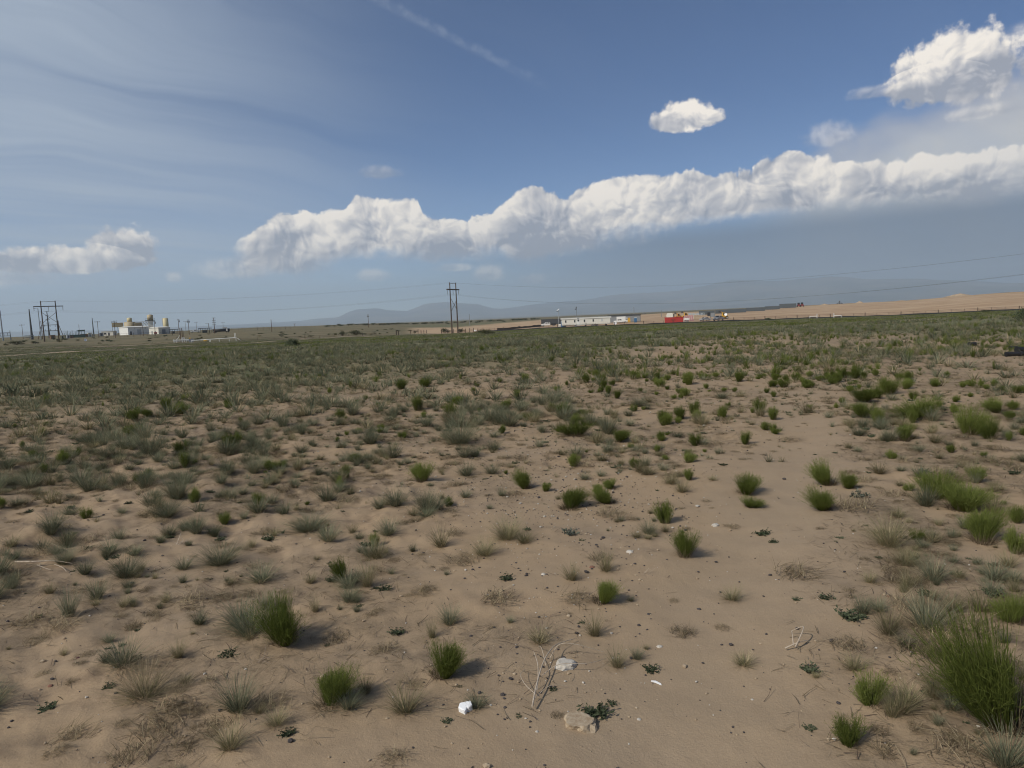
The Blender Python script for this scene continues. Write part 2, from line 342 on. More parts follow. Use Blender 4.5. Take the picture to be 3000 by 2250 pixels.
c = G.mix(G.ss(nA, .35, .68), (.345, .252, .158), (.315, .238, .16))
c = G.mix(G.mul(attr(g, 'track'), .55), c, (.335, .258, .176))
c = G.mix(G.mul(G.ss(nB, .42, .72), G.add(G.mul(attr(g, 'rough'), .7), .16)), c, (.205, .148, .098))
c = G.mix(G.mul(G.ss(G.noise(gp, 220, 2, .7), .58, .7), .5), c, (.16, .12, .088))
c = G.mix(G.mul(G.ss(nC, .55, .8), .35), c, (.21, .165, .12))
c = G.mix(G.mul(G.ss(nC, .42, .25), .25), c, (.47, .37, .28))
c = G.mix(G.mul(G.mul(attr(g, 'duff_shade'), G.ss(nB, .35, .62, .25, 1.0)), .75), c, G.mix(G.ss(nC, .4, .6), (.15, .115, .075), (.235, .18, .12)))  # dark litter patches, with the thatch shadows painted into the same colour
vg = G.mul(attr(g, 'veg'), G.ss(nD, .25, .6, .55, 1.0))
c = G.mix(vg, c, G.mix(G.ss(nD, .35, .65), (.15, .145, .078), (.085, .105, .05)))
nE = G.noise(gp, .035, 5, .6); nF = G.noise(gp, .35, 4, .6)
c = G.mix(attr(g, 'scrub'), c, G.mix(G.ss(G.add(G.mul(nE, .6), G.mul(nF, .4)), .38, .6), (.115, .108, .058), (.185, .15, .088)))
c = G.mix(attr(g, 'bare'), c, G.mix(G.ss(G.add(G.mul(nE, .7), G.mul(nF, .3)), .38, .62), (.36, .245, .15), (.46, .335, .215)))
lk(g, c, gb.inputs['Base Color'])
bp = nd(g, 'ShaderNodeBump'); bp.inputs['Strength'].default_value = .5; bp.inputs['Distance'].default_value = .012
nG = G.noise(gp, 19, 5, .72); lk(g, G.add(G.mul(nC, .5), G.mul(nG, G.ss(nD, .35, .65, .35, 1.1))), bp.inputs['Height']); lk(g, bp.outputs[0], gb.inputs['Normal'])
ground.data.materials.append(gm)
# ------------------------------------------------------------------ plants
def leaf_mat(name, cols, trans=.25, vary=.25):
    """cols: blade colours from tint 0 to 1; every blade carries its own tint"""
    m = bpy.data.materials.new(name); m.use_nodes = True; t = m.node_tree; t.nodes.clear(); b = NB(t)
    o = nd(t, 'ShaderNodeOutputMaterial'); oi = nd(t, 'ShaderNodeObjectInfo')
    f = attr(t, 'tint'); f = b.add(f, b.mul(b.sub(oi.outputs['Random'], .5), vary))
    c = b.ramp(f, [(i / (len(cols) - 1), k) for i, k in enumerate(cols)])
    hs = nd(t, 'ShaderNodeHueSaturation'); lk(t, c, hs.inputs['Color']); lk(t, b.add(b.mul(oi.outputs['Random'], .5), .75), hs.inputs['Value'])
    d = nd(t, 'ShaderNodeBsdfDiffuse'); tr = nd(t, 'ShaderNodeBsdfTranslucent'); lk(t, hs.outputs[0], d.inputs[0]); lk(t, hs.outputs[0], tr.inputs[0])
    x = nd(t, 'ShaderNodeMixShader'); x.inputs[0].default_value = trans; lk(t, d.outputs[0], x.inputs[1]); lk(t, tr.outputs[0], x.inputs[2]); lk(t, x.outputs[0], o.inputs[0])
    return m
M_BROOM = leaf_mat('broom_green', [(.065, .085, .022), (.13, .162, .037), (.19, .212, .066)])
M_BLUE = leaf_mat('grass_greygreen', [(.105, .12, .072), (.165, .178, .115), (.235, .23, .15)])
M_DRY = leaf_mat('grass_straw', [(.20, .16, .095), (.32, .26, .16), (.46, .385, .25)])
M_THATCH = leaf_mat('grass_thatch', [(.10, .078, .05), (.20, .155, .10), (.33, .27, .18)])
M_OLIVE = leaf_mat('grass_olive', [(.12, .12, .062), (.185, .178, .095), (.27, .245, .14)])
M_WEED = leaf_mat('weed_green', [(.05, .065, .038), (.085, .105, .062), (.125, .14, .09)])
M_GREY = leaf_mat('weed_silver', [(.10, .115, .085), (.16, .175, .14), (.21, .22, .18)])
M_WOOD = leaf_mat('dead_stem', [(.20, .16, .12), (.32, .26, .20), (.44, .38, .31)], 0.0)
M_DARKTWIG = leaf_mat('dark_twig', [(.05, .038, .03), (.10, .07, .055), (.15, .11, .085)], 0.0)

class Blades:
    def __init__(s): s.V = []; s.F = []; s.T = []; s.n = 0
    def strip(s, pts, widths, side, tint):
        pts = np.asarray(pts); k = len(pts); w = np.asarray(widths)[:, None] * .5
        L = pts - side * w; R_ = pts + side * w
        v = np.empty((2 * k, 3)); v[0::2] = L; v[1::2] = R_; s.V.append(v)
        for i in range(k - 1): a = s.n + 2 * i; s.F.append((a, a + 1, a + 3, a + 2))
        s.T.append(np.full(2 * k, tint)); s.n += 2 * k
    def blade(s, rng, base, az, lean, length, width, droop, tint, segs=3, wtip=.25):
        pts = [np.array(base, float)]; th = lean; d = length / segs; h = np.array([math.cos(az), math.sin(az), 0])
        for i in range(segs):
            pts.append(pts[-1] + (h * math.sin(th) + np.array([0, 0, math.cos(th)])) * d); th += droop / segs
            az2 = rng.normal(0, .12); h = np.array([h[0] * math.cos(az2) - h[1] * math.sin(az2), h[0] * math.sin(az2) + h[1] * math.cos(az2), 0])
        sa = az + math.pi / 2 + rng.normal(0, .7); side = np.array([math.cos(sa), math.sin(sa), 0])
        s.strip(pts, np.linspace(width, width * wtip, segs + 1), side, tint)
        return pts
    def leaf(s, p, direction, length, width, tint, rng):
        d = np.array(direction, float); d /= np.linalg.norm(d) + 1e-9; sd_ = np.cross(d, rng.normal(size=3)); sd_ /= np.linalg.norm(sd_) + 1e-9
        s.strip([p, p + d * length * .5, p + d * length], [width * .35, width, width * .2], sd_, tint)
    def mesh(s, name, mat):
        me = bpy.data.meshes.new(name)
        if s.V:
            V = np.concatenate(s.V); me.from_pydata(V.tolist(), [], s.F)
            at = me.attributes.new('tint', 'FLOAT', 'POINT'); at.data.foreach_set('value', np.concatenate(s.T).astype(np.float32))
        me.materials.append(mat); return me
def cr(rng, r): a = rng.uniform(0, 2 * math.pi); k = r * math.sqrt(rng.uniform(0, 1)); return k * math.cos(a), k * math.sin(a)
# every builder gives a plant about 1 m wide and 1 m tall in "unit" size; placing scales it.  returns [(part name, mesh)]
def p_broom(seed, n=700, wide=.62, q=1.0, w0=.0085):
    rng = np.random.default_rng(seed); b = Blades(); st = Blades(); w0 = w0 / q
    nc = int(rng.integers(3, 7)); cc = [(*cr(rng, .13), rng.uniform(.62, 1.05), rng.normal(0, .22, 2)) for _ in range(nc)]      # several crowns of unequal height
    for i in range(n):
        cx, cy, cl_, ld = cc[rng.integers(nc)]; x, y = cr(rng, .075); x += cx; y += cy; r = min(1.3, math.hypot(x, y) / .17); az = math.atan2(y + ld[1] * .2, x + ld[0] * .2) + rng.normal(0, .4)
        L = cl_ * rng.uniform(.5, 1.06) * (1 - .1 * r * r); lean = r * wide * rng.uniform(.6, 1.2) + abs(rng.normal(0, .09))
        pts = b.blade(rng, (x, y, 0), az, lean, L, w0, rng.normal(-.12, .16), np.clip(rng.normal(.5, .24), 0, 1), 3, .55)
        for k in range(3 if q > .7 else 0):
            t = rng.uniform(.45, .95); p = pts[1] + (pts[3] - pts[1]) * t; d = (pts[3] - pts[1]) + rng.normal(0, .22, 3)
            b.leaf(p, d, rng.uniform(.06, .13), w0, np.clip(rng.normal(.6, .2), 0, 1), rng)
    for i in range(int(n * .16)):
        x, y = cr(rng, .2); az = math.atan2(y, x) + rng.normal(0, .4)
        st.blade(rng, (x, y, 0), az, rng.uniform(.2, 1.2), rng.uniform(.15, .42), .012 / q, .2, rng.uniform(0, .8), 2)
    return [('foliage', b.mesh('foliage', M_BROOM)), ('woody_base', st.mesh('woody_base', M_THATCH))]
def p_tuft(seed, n=340, spread=.9, dry=.35, mat=None, droop=.6, q=1.0, wid=.014):
    rng = np.random.default_rng(seed); b = Blades(); d = Blades()
    for i in range(n):
        x, y = cr(rng, .16); r = math.hypot(x, y) / .16; az = math.atan2(y, x) + rng.normal(0, .6)
        isdry = rng.random() < dry; L = rng.uniform(.5, 1.05) * (1 if not isdry else .8)
        lean = abs(rng.normal(0, .3)) + r * spread * rng.uniform(.3, 1.0) + (.15 if isdry else 0)
        (d if isdry else b).blade(rng, (x, y, -.01), az, lean, L, wid / q, rng.uniform(0, droop), np.clip(rng.normal(.5, .22), 0, 1), 3 if q > .5 else 2)
    return [('green_blades', b.mesh('green_blades', mat or M_BLUE)), ('dry_blades', d.mesh('dry_blades', M_DRY))]
def p_seed(seed):
    rng = np.random.default_rng(seed); parts = p_tuft(seed, 420, .8, .45, M_OLIVE, .5, 1.0, .009); s = Blades()
    for i in range(150):
        x, y = cr(rng, .18); az = math.atan2(y, x) + rng.normal(0, .5); pts = s.blade(rng, (x, y, 0), az, abs(rng.normal(.18, .25)), rng.uniform(1.0, 1.75), .005, .25, rng.uniform(.3, .9), 4, .6)
        for k in range(9):
            p = pts[3] + (pts[4] - pts[3]) * rng.uniform(-.6, 1); s.leaf(p, rng.normal(size=3) + np.array([0, 0, .6]), rng.uniform(.03, .09), .006, rng.uniform(.2, .7), rng)
    return parts + [('seed_stalks', s.mesh('seed_stalks', M_THATCH))]
def p_mat(seed, n=150, q=1.0):
    """dead grass lying flat"""
    rng = np.random.default_rng(seed); b = Blades(); main = rng.uniform(0, 6.28); d = Blades()
    for i in range(n):
        x, y = cr(rng, .42); az = main + rng.normal(0, 1.0); t = b if rng.random() < .75 else d
        t.blade(rng, (x, y, rng.uniform(0, .12)), az, rng.uniform(.9, 1.55), rng.uniform(.15, .5), .014 / q, rng.uniform(0, .6), np.clip(rng.normal(.45, .25), 0, 1), 3)
    for i in range(int(n * .2)):
        x, y = cr(rng, .22); d.blade(rng, (x, y, 0), rng.uniform(0, 6.28), abs(rng.normal(.3, .4)), rng.uniform(.1, .38), .012 / q, .3, rng.uniform(.3, 1), 2)
    return [('flat_blades', b.mesh('flat_blades', M_THATCH)), ('dry_blades', d.mesh('dry_blades', M_DRY))]
def p_weed(seed, n=26, mat=None, up=.25):
    """small creeping herb: stems from the root with pairs of small leaves"""
    rng = np.random.default_rng(seed); b = Blades(); s = Blades()
    for i in range(n):
        az = rng.uniform(0, 6.28); L = rng.uniform(.25, .55); pts = s.blade(rng, (0, 0, .01), az, rng.uniform(1.0, 1.45), L, .016, -rng.uniform(0, up * 2), rng.uniform(.2, .8), 4)
        for k in range(11):
            t = rng.uniform(.15, 1) * 4; j = min(3, int(t)); p = pts[j] + (pts[j + 1] - pts[j]) * (t - j)
            b.leaf(p, rng.normal(size=3) * np.array([1, 1, .4]) + np.array([0, 0, up + .2]), rng.uniform(.07, .15), .06, np.clip(rng.normal(.5, .25), 0, 1), rng)
    return [('leaves', b.mesh('leaves', mat or M_WEED)), ('stems', s.mesh('stems', M_DARKTWIG))]
def p_twigs(seed, n=9, mat=None):
    rng = np.random.default_rng(seed); b = Blades(); main = rng.uniform(0, 6.28)
    for i in range(n):
        x, y = cr(rng, .2); pts = b.blade(rng, (x, y, .02), main + rng.normal(0, .9), rng.uniform(.7, 1.5), rng.uniform(.3, .8), .022, rng.normal(0, .3), rng.uniform(.2, 1), 4, .4)
        for k in range(3): b.leaf(pts[rng.integers(1, 4)], rng.normal(size=3) * np.array([1, 1, .5]), rng.uniform(.1, .3), .012, rng.uniform(.2, 1), rng)
    return [('twigs', b.mesh('twigs', mat or M_WOOD))]
KINDS = {
 'broom': dict(name='broom_shrub', cat='shrub', protos=[p_broom(s) for s in range(5)], group='bright green broom shrubs', label='small bright green broom shrub growing on the sand'),
 'blue': dict(name='grass_tuft', cat='grass tuft', protos=[p_tuft(20 + s, dry=.22) for s in range(6)], group='grey green grass tufts', label='grey green grass tuft growing on the sand'),
 'straw': dict(name='straw_tuft', cat='grass tuft', protos=[p_tuft(40 + s, 300, .95, .55, M_OLIVE, .7) for s in range(6)], group='straw coloured bunch grasses', label='half dry straw coloured bunch grass on the sand'),
 'mat': dict(name='dead_tuft', cat='dead grass', protos=[p_mat(60 + s) for s in range(6)], group='flattened dead grass clumps', label='flattened clump of dead brown grass on the sand'),
 'weed': dict(name='creeping_weed', cat='weed', protos=[p_weed(80 + s) for s in range(5)], group='low dark green weeds', label='low dark green creeping weed on the sand'),
 'twig': dict(name='dry_twigs', cat='twig', protos=[p_twigs(100 + s) for s in range(4)], group='dry twigs lying about', label='dry pale twigs lying on the sand'),
 'silver': dict(name='silver_weed', cat='weed', protos=[p_weed(120 + s, 20, M_GREY, .7) for s in range(2)], group='silvery leafed weeds', label='pale silvery leafed weed on the sand'),
 'seed': dict(name='seed_head_tuft', cat='grass tuft', protos=[p_seed(130)], group='seed headed grasses', label='tall grass with feathery seed heads'),
}
KINDS['broom']['fine'] = [p_broom(300 + s, 1500, .66, 1.0, .0045) for s in range(2)]; KINDS['straw']['fine'] = [p_tuft(310 + s, 750, .95, .55, M_OLIVE, .8, 1.0, .0065) for s in range(3)]; KINDS['blue']['fine'] = [p_tuft(320 + s, 750, .9, .25, None, .7, 1.0, .007) for s in range(3)]
_rngp = np.random.default_rng(5)
def joined(parts, name):
    """one mesh from the parts of a small plant (keeps their materials)"""
    V = []; F = []; T = []; MI = []; mats = []; k = 0
    for _, me in parts:
        if not len(me.vertices): continue
        co = np.empty(len(me.vertices) * 3); me.vertices.foreach_get('co', co); V.append(co.reshape(-1, 3)); mi = len(mats); mats.append(me.materials[0])
        t = np.empty(len(me.vertices), np.float32); me.attributes['tint'].data.foreach_get('value', t); T.append(t)
        lp = np.empty(len(me.loops), np.int32); me.loops.foreach_get('vertex_index', lp); F.append(lp.reshape(-1, 4) + k); MI += [mi] * (len(lp) // 4); k += len(co) // 3
    me = bpy.data.meshes.new(name); me.from_pydata(np.concatenate(V).tolist(), [], np.concatenate(F).tolist())
    at = me.attributes.new('tint', 'FLOAT', 'POINT'); at.data.foreach_set('value', np.concatenate(T))
    for m in mats: me.materials.append(m)
    me.polygons.foreach_set('material_index', np.array(MI, np.int32)); return me
for k, v in KINDS.items(): v['joined'] = [joined(p, v['name']) for p in v['protos']]
def tag(o, label=None, cat=None, group=None, kind=None):
    if label: o['label'] = label
    if cat: o['category'] = cat
    if group: o['group'] = group
    if kind: o['kind'] = kind
    return o
def set_plant(kind, x, y, w, h, label=None, parts=False, tilt=.06):
    """w, h in metres"""
    k = KINDS[kind]; i = int(_rngp.integers(len(k['protos']))); sc = (w, w, h); rot = (_rngp.normal(0, tilt), _rngp.normal(0, tilt), _rngp.uniform(0, 6.28)); z = float(gz(x, y)) - .004
    pr = k['fine'] if parts and w > .17 and 'fine' in k else k['protos']; i = i % len(pr)
    if parts:
        o = bpy.data.objects.new(k['name'], None); C.objects.link(o); o.empty_display_size = .05
        for nm, me in pr[i]:
            if not len(me.vertices): continue
            c_ = bpy.data.objects.new(nm, me); C.objects.link(c_); c_.parent = o
    else:
        o = bpy.data.objects.new(k['name'], k['joined'][i]); C.objects.link(o)
    o.location = (x, y, z); o.scale = sc; o.rotation_euler = rot
    return tag(o, label or k['label'], k['cat'], k['group'])
UNITW = dict(broom=.74, blue=1.15, straw=1.25, mat=.95, weed=.85, twig=1.0, silver=.85, seed=1.25)   # true spread of a unit plant
UNITH = dict(broom=.80, blue=.8, straw=.75, mat=.35, weed=.22, twig=.45, silver=.35, seed=1.3)
_taken = []
def hero(kind, cx, base, w, h, label):
    p = gpt(cx, base); dpt = float(np.dot(p - CAMP, _F)); mpp = dpt / FPX
    W_ = w * mpp / UNITW[kind]; H_ = h * mpp / UNITH[kind]
    if kind in ('mat', 'weed', 'twig', 'silver'): H_ = W_ * .8
    back = W_ * .25                                                   # the base pixel is the near rim of the plant
    x, y = p[0] * (1 + back / math.hypot(p[0], p[1])), p[1] * (1 + back / math.hypot(p[0], p[1]))
    _taken.append((x, y, W_ * .5)); return set_plant(kind, x, y, W_, H_, label, True)
HEROES = [
 ('broom', 836, 1900, 122, 120, 'bright green upright broom shrub alone on bare sand, left of centre'),
 ('broom', 1294, 1998, 100, 108, 'rounded bright green broom shrub standing above the white foam block'),
 ('broom', 962, 2088, 118, 95, 'bright green broom shrub left of the white foam block'),
 ('broom', 2965, 2165, 250, 290, 'large bright green broom bush cut off by the right edge'),
 ('broom', 2492, 2195, 74, 96, 'small upright green broom shrub near the lower right corner'),
 ('broom', 2552, 2078, 78, 92, 'thin green broom shrub merging with straw grass, lower right'),
 ('broom', 2880, 1600, 102, 90, 'feathery green broom shrub on sand above the dark maroon stone'),
 ('broom', 2972, 1832, 74, 74, 'green broom shrub at the right edge above the large bush'),
 ('broom', 2430, 1425, 66, 66, 'tall green broom shrub, taller of the pair right of the track'),
 ('broom', 2487, 1433, 48, 48, 'shorter green broom shrub of the pair right of the track'),
 ('broom', 2416, 1498, 74, 66, 'ragged green broom shrub below the pair right of the track'),
 ('broom', 2746, 1466, 86, 72, 'fan shaped green broom shrub behind a wide low one at right'),
 ('broom', 2815, 1503, 122, 68, 'wide dense green broom shrub in front of a fan shaped one'),
 ('broom', 2704, 1227, 122, 46, 'long low hedge-like green broom shrub, right background'),
 ('broom', 2836, 1277, 68, 74, 'tall bushy green broom shrub, right background'),
 ('broom', 2931, 1213, 58, 40, 'green broom shrub leaning right near the right edge background'),
 ('broom', 2524, 1225, 62, 34, 'small rounded green broom shrub left of the long low one'),
 ('broom', 2527, 1180, 68, 40, 'dark green broom shrub, left end of a line of three'),
 ('broom', 2600, 1158, 64, 44, 'dark green broom shrub, right end of a line of three'),
 ('broom', 2566, 1168, 46, 30, 'dark green broom shrub, middle of a line of three'),
 ('broom', 2651, 1295, 46, 46, 'pale green broom shrub with grassy stems, right background'),
 ('broom', 2902, 1290, 50, 54, 'pale green broom shrub below a tall bushy one'),
 ('broom', 2977, 1535, 44, 50, 'small pale green broom shrub at the right edge'),
 ('broom', 2184, 1453, 68, 54, 'olive broom shrub beside the left rim of the sandy track'),
 ('broom', 2200, 1490, 50, 28, 'low olive broom shrub just below a larger one beside track'),
 ('broom', 1665, 1498, 78, 56, 'spreading bright green broom shrub at the middle of the sand'),
 ('broom', 1950, 1537, 44, 64, 'narrow upright green broom shrub on pebbly sand'),
 ('broom', 1542, 1434, 50, 56, 'green broom shrub with dry grass at its foot, centre'),
 ('broom', 1236, 1417, 56, 50, 'green broom shrub with hanging straw blades, left of centre'),
 ('broom', 1756, 1452, 34, 34, 'small round green broom shrub, left one of two close together'),
 ('broom', 1794, 1436, 40, 26, 'small round green broom shrub, right one of two close together'),
 ('broom', 1785, 1478, 58, 42, 'leaning green broom shrub beside a heap of dry grass'),
 ('broom', 1690, 1281, 78, 36, 'wide low bright green broom shrub, centre background'),
 ('broom', 1806, 1297, 56, 34, 'bright green broom shrub right of the wide low one, background'),
 ('broom', 1485, 1202, 32, 28, 'single small dark green broom shrub far back at centre'),
 ('broom', 2005, 1638, 66, 70, 'olive upright broom shrub on pebbles left of the sandy track'),
 ('broom', 404, 1236, 40, 36, 'round dark green broom shrub, left of three at far left'),
 ('broom', 440, 1222, 32, 24, 'round dark green broom shrub, middle of three at far left'),
 ('broom', 477, 1199, 32, 30, 'round dark green broom shrub, top of the group at far left'),
 ('broom', 527, 1214, 48, 30, 'round dark green broom shrub, right of the group at far left'),
 ('broom', 390, 1281, 40, 32, 'dark green broom shrub below the group of round ones at left'),
 ('seed', 425, 2056, 190, 95, 'tall grass with feathery purple seed stalks, lower left'),
 ('straw', 1078, 1722, 72, 82, 'upright fine bladed grass tuft with a dark weed at its left foot'),
 ('straw', 1293, 1607, 76, 72, 'bristly grass tuft on clean sand, upper left of a flat pair'),
 ('straw', 1487, 1585, 124, 68, 'wide spreading grass tuft, largest on the central sand'),
 ('straw', 1420, 1632, 98, 52, 'spreading grass tuft just below the widest one'),
 ('straw', 1676, 1704, 70, 56, 'green topped bunch grass beside a dry clump, centre'),
 ('broom', 1757, 1777, 70, 66, 'dense dark green tuft leaning right beside dry clump'),
 ('straw', 1776, 1677, 70, 68, 'bristly dry grass tuft beside a reddish flat stone'),
 ('straw', 1742, 1868, 72, 72, 'spiky pale grass tuft above the dead branch'),
 ('straw', 1808, 1960, 74, 66, 'spiky grass tuft at the right tip of the dead branch'),
 ('straw', 1580, 1890, 92, 52, 'splayed dry grass tuft above the pale limestone rock'),
 ('straw', 1188, 2098, 140, 82, 'wide straw coloured bunch grass left of the white foam block'),
 ('blue', 1318, 1836, 78, 62, 'tangled grey green grass tuft above the rounded green shrub'),
 ('straw', 1266, 1872, 44, 60, 'thin straw grass tuft at the left of a tangled one'),
 ('straw', 2606, 1608, 150, 98, 'big pale bunch grass right of the sandy track, upper of two'),
 ('straw', 2652, 1662, 114, 56, 'big pale bunch grass right of the sandy track, lower of two'),
 ('straw', 2656, 1726, 62, 62, 'airy straw grass tuft below the two big bunch grasses'),
 ('straw', 2604, 1868, 106, 90, 'fan of long pale grass blades right of the sandy track'),
 ('straw', 2702, 1812, 50, 84, 'tall narrow grass tuft right of the fan of blades'),
 ('straw', 2875, 1798, 100, 72, 'loose straw tuft above the large right bush'),
 ('straw', 2735, 2053, 84, 88, 'leaning long bladed grass tuft left of the large right bush'),
 ('straw', 2612, 2106, 74, 80, 'straw grass tuft behind the small upright green shrub'),
 ('straw', 2145, 1763, 78, 42, 'low green and straw tuft on the sandy track'),
 ('straw', 2180, 1957, 86, 46, 'low dry tuft alone on the sandy track'),
 ('straw', 2505, 1968, 96, 50, 'dark dry splayed tuft right of the sandy track'),
 ('straw', 2955, 1664, 78, 56, 'dry tuft at right edge beyond the maroon stone'),
 ('blue', 1347, 1304, 142, 76, 'largest blue green grass clump in the middle distance'),
 ('blue', 522, 1470, 112, 86, 'large spiky grey green tuft on sand at left'),
 ('blue', 490, 1518, 104, 50, 'low spiky grey green tuft below the large one at left'),
 ('blue', 578, 1567, 64, 52, 'compact green tuft on sand below the two spiky ones'),
 ('blue', 746, 1390, 66, 54, 'spiky grey green tuft, left of centre background'),
 ('blue', 352, 1428, 62, 54, 'spiky grey green tuft left of the large spiky one'),
 ('blue', 1248, 1505, 84, 76, 'bushy grey green tuft with dark weed at its foot, left of centre'),
 ('blue', 202, 1810, 68, 92, 'tall blue green grass tuft at the left edge of the sand'),
 ('blue', 283, 1760, 72, 60, 'blue green tuft right of the tall one, left side'),
 ('blue', 372, 1697, 120, 66, 'double blue green tuft, left side'),
 ('blue', 250, 1686, 66, 44, 'small blue green tuft left of the double one'),
 ('blue', 188, 1650, 80, 62, 'bushy blue green tuft, upper left of the double one'),
 ('blue', 645, 1660, 146, 64, 'wide low blue green grass clump, left of centre'),
 ('blue', 905, 1562, 146, 50, 'wide ragged blue green grass clump left of the bristly tuft'),
 ('blue', 585, 1834, 58, 46, 'small grey green tuft above a dry twig, left side'),
 ('straw', 522, 1932, 66, 58, 'small straw coloured tuft above the seed headed grass'),
 ('blue', 785, 1792, 70, 62, 'tangled grey green tuft touching the upright green shrub'),
 ('straw', 925, 1795, 44, 52, 'thin sparse grass tuft right of the upright green shrub'),
 ('weed', 842, 2158, 56, 46, 'round dark green weed at the bottom left of centre'),
 ('weed', 136, 2082, 62, 24, 'flat dark green weed on bare sand at lower left'),
 ('weed', 1162, 1862, 54, 24, 'flat dark green weed left of the rounded green shrub'),
 ('weed', 1487, 1702, 50, 20, 'flat green weed below the wide spreading tuft'),
 ('weed', 1027, 1712, 48, 22, 'dark weed at the foot of the upright fine bladed tuft'),
 ('weed', 1745, 2106, 92, 34, 'wide dark green weed behind the tan slab rock'),
 ('weed', 1622, 2026, 32, 18, 'small dark weed beside the stem of the dead branch'),
 ('weed', 1520, 2102, 26, 16, 'tiny dark weed left of the tan slab rock'),
 ('weed', 1310, 2120, 36, 24, 'small dark weed below the white foam block'),
 ('weed', 1905, 1972, 54, 26, 'dark weed right of the dead branch on pebbles'),
 ('weed', 2494, 1822, 86, 22, 'wide dark green mat weed on the bare track'),
 ('weed', 2425, 1760, 52, 14, 'flat dark weed above the wide mat weed'),
 ('weed', 2337, 1761, 34, 10, 'small flat dark weed left of another above the mat weed'),
 ('weed', 2372, 2142, 40, 16, 'small dark weed low on the track'),
 ('silver', 1668, 1572, 60, 44, 'pale silvery leafed weed on central sand'),
 ('silver', 2515, 1460, 60, 40, 'pale silvery leafed weed among the green shrubs at right'),
 ('weed', 2232, 1570, 48, 24, 'green weed at the rim of the sandy track'),
 ('weed', 2263, 1592, 36, 20, 'dark weed just below another at the rim of the track'),
 ('weed', 1790, 2068, 36, 24, 'dark weed left of the white shard on pebbles'),
 ('weed', 672, 1928, 60, 26, 'dull green sprawling weed left of the upright shrub'),
 ('weed', 318, 2018, 40, 26, 'dark weed at the left foot of the seed headed grass'),
 ('mat', 470, 2165, 170, 80, 'large dark mat of dead grass at lower left'),
 ('mat', 640, 2150, 120, 60, 'mat of dead grass right of the large dark one'),
 ('mat', 385, 2240, 150, 60, 'ridge of combed dead grass at the bottom left edge'),
 ('mat', 985, 1885, 90, 44, 'curled heap of dead grass right of the upright green shrub'),
 ('mat', 775, 2085, 130, 60, 'sprawling dead grass left of the third green shrub'),
 ('mat', 1150, 2235, 110, 60, 'dark dead clump at the bottom edge'),
 ('mat', 2330, 1694, 150, 34, 'long strip of dead grass across the sandy track'),
 ('mat', 2700, 1925, 160, 70, 'broad tangle of dead stems left of the large right bush'),
 ('mat', 2820, 2235, 190, 70, 'broad dead grass mat at the bottom right corner'),
 ('mat', 2590, 2215, 110, 60, 'tangle of dead stems below the small upright shrub'),
 ('mat', 1240, 1745, 90, 56, 'loose heap of dead grass on central sand'),
 ('mat', 1450, 1770, 120, 56, 'scattered dead grass right of the loose heap'),
 ('mat', 1690, 1768, 110, 60, 'dry heap below the green topped bunch grass'),
 ('mat', 1120, 1915, 100, 40, 'dark brushy dead weed left of the rounded green shrub'),
 ('mat', 1790, 1520, 110, 50, 'heap of dry grass below the leaning green shrub'),
 ('mat', 2500, 1500, 150, 56, 'dry grass spread between the green shrubs at right'),
]
for hh in HEROES: hero(*hh)
# the rest of the field: positions are drawn from a density that follows the ground (track, bare sand, dense green further back)
def inview(x, y, m=.03):
    a = np.arctan2(x, y); return (np.abs(a) < .66 + m)
def scatter(n, r0, r1, seed, power=1.0):
    rng = np.random.default_rng(seed); a = rng.uniform(-.70, .70, n); u = rng.uniform(0, 1, n)
    r = np.sqrt(r0 * r0 + (r1 * r1 - r0 * r0) * u); return np.sin(a) * r, np.cos(a) * r, r, a, rng
def clear_of_heroes(x, y, k=1.0):
    ok = np.ones(len(x), bool)
    for (hx, hy, hr) in _taken: ok &= np.hypot(x - hx, y - hy) > hr * k
    return ok
PTS = {k: [] for k in KINDS}                                          # (distance, x, y, w, h)
x, y, r, a, rng = scatter(21000, 2.3, 46, 900)
pd = path_dist(x, y); veg, _, _ = zones(x, y); rm = rough_mask(x, y); cl = fbm(x, y, 2.4, 3, 61); cl2 = fbm(x, y, 5.5, 2, 71)
right = smooth(a, .02, .2); mid = np.exp(-((a - .02) / .16) ** 2) * (1 - smooth(r, 5, 11))
dens = (.06 + .1 * rm + .95 * smooth(r, 5, 17)) * (.25 + 1.5 * smooth(cl, .38, .64)) * (1 - (1 - smooth(pd, .2, .9)) * (1 - .85 * smooth(r, 6, 11))) * (1 - .72 * mid)
dens = np.clip(dens * (1 - .35 * right * (1 - smooth(a, .42, .55)) * smooth(r, 6, 20)), 0, 1)
keep = (rng.uniform(0, 1, len(x)) < dens) & clear_of_heroes(x, y, .9)
for i in np.nonzero(keep)[0]:
    g_ = right[i]; far = smooth(r[i], 6, 22); u = rng.uniform()
    pb = .02 + .3 * g_ * (.4 + .6 * smooth(cl2[i], .4, .6)) + .16 * far * smooth(cl2[i], .5, .62)
    pw = .11 * (1 - far); pm = .24 * (1 - .75 * far); ps = .20 + .10 * g_ * (1 - far); pt = .04 * (1 - far)
    if u < pb: k = 'broom'
    elif u < pb + pw: k = 'weed'
    elif u < pb + pw + pm: k = 'mat'
    elif u < pb + pw + pm + ps: k = 'straw'
    elif u < pb + pw + pm + ps + pt: k = 'twig'
    else: k = 'blue'
    s_ = min(math.exp(rng.normal(-.12, .42)), 1.2 if r[i] < 9 else 1.9)
    w, h = {'broom': (.15, .14), 'weed': (.10, .08), 'mat': (.24, .15), 'straw': (.16, .15), 'twig': (.13, .1), 'blue': (.19, .17)}[k]
    if r[i] > 14: w *= 1.25; h *= 1.1
    PTS[k].append((r[i], x[i], y[i], w * s_, h * s_ * math.exp(rng.normal(0, .18))))
xn, yn, rn, an, rng = scatter(3400, 2.3, 12, 910)
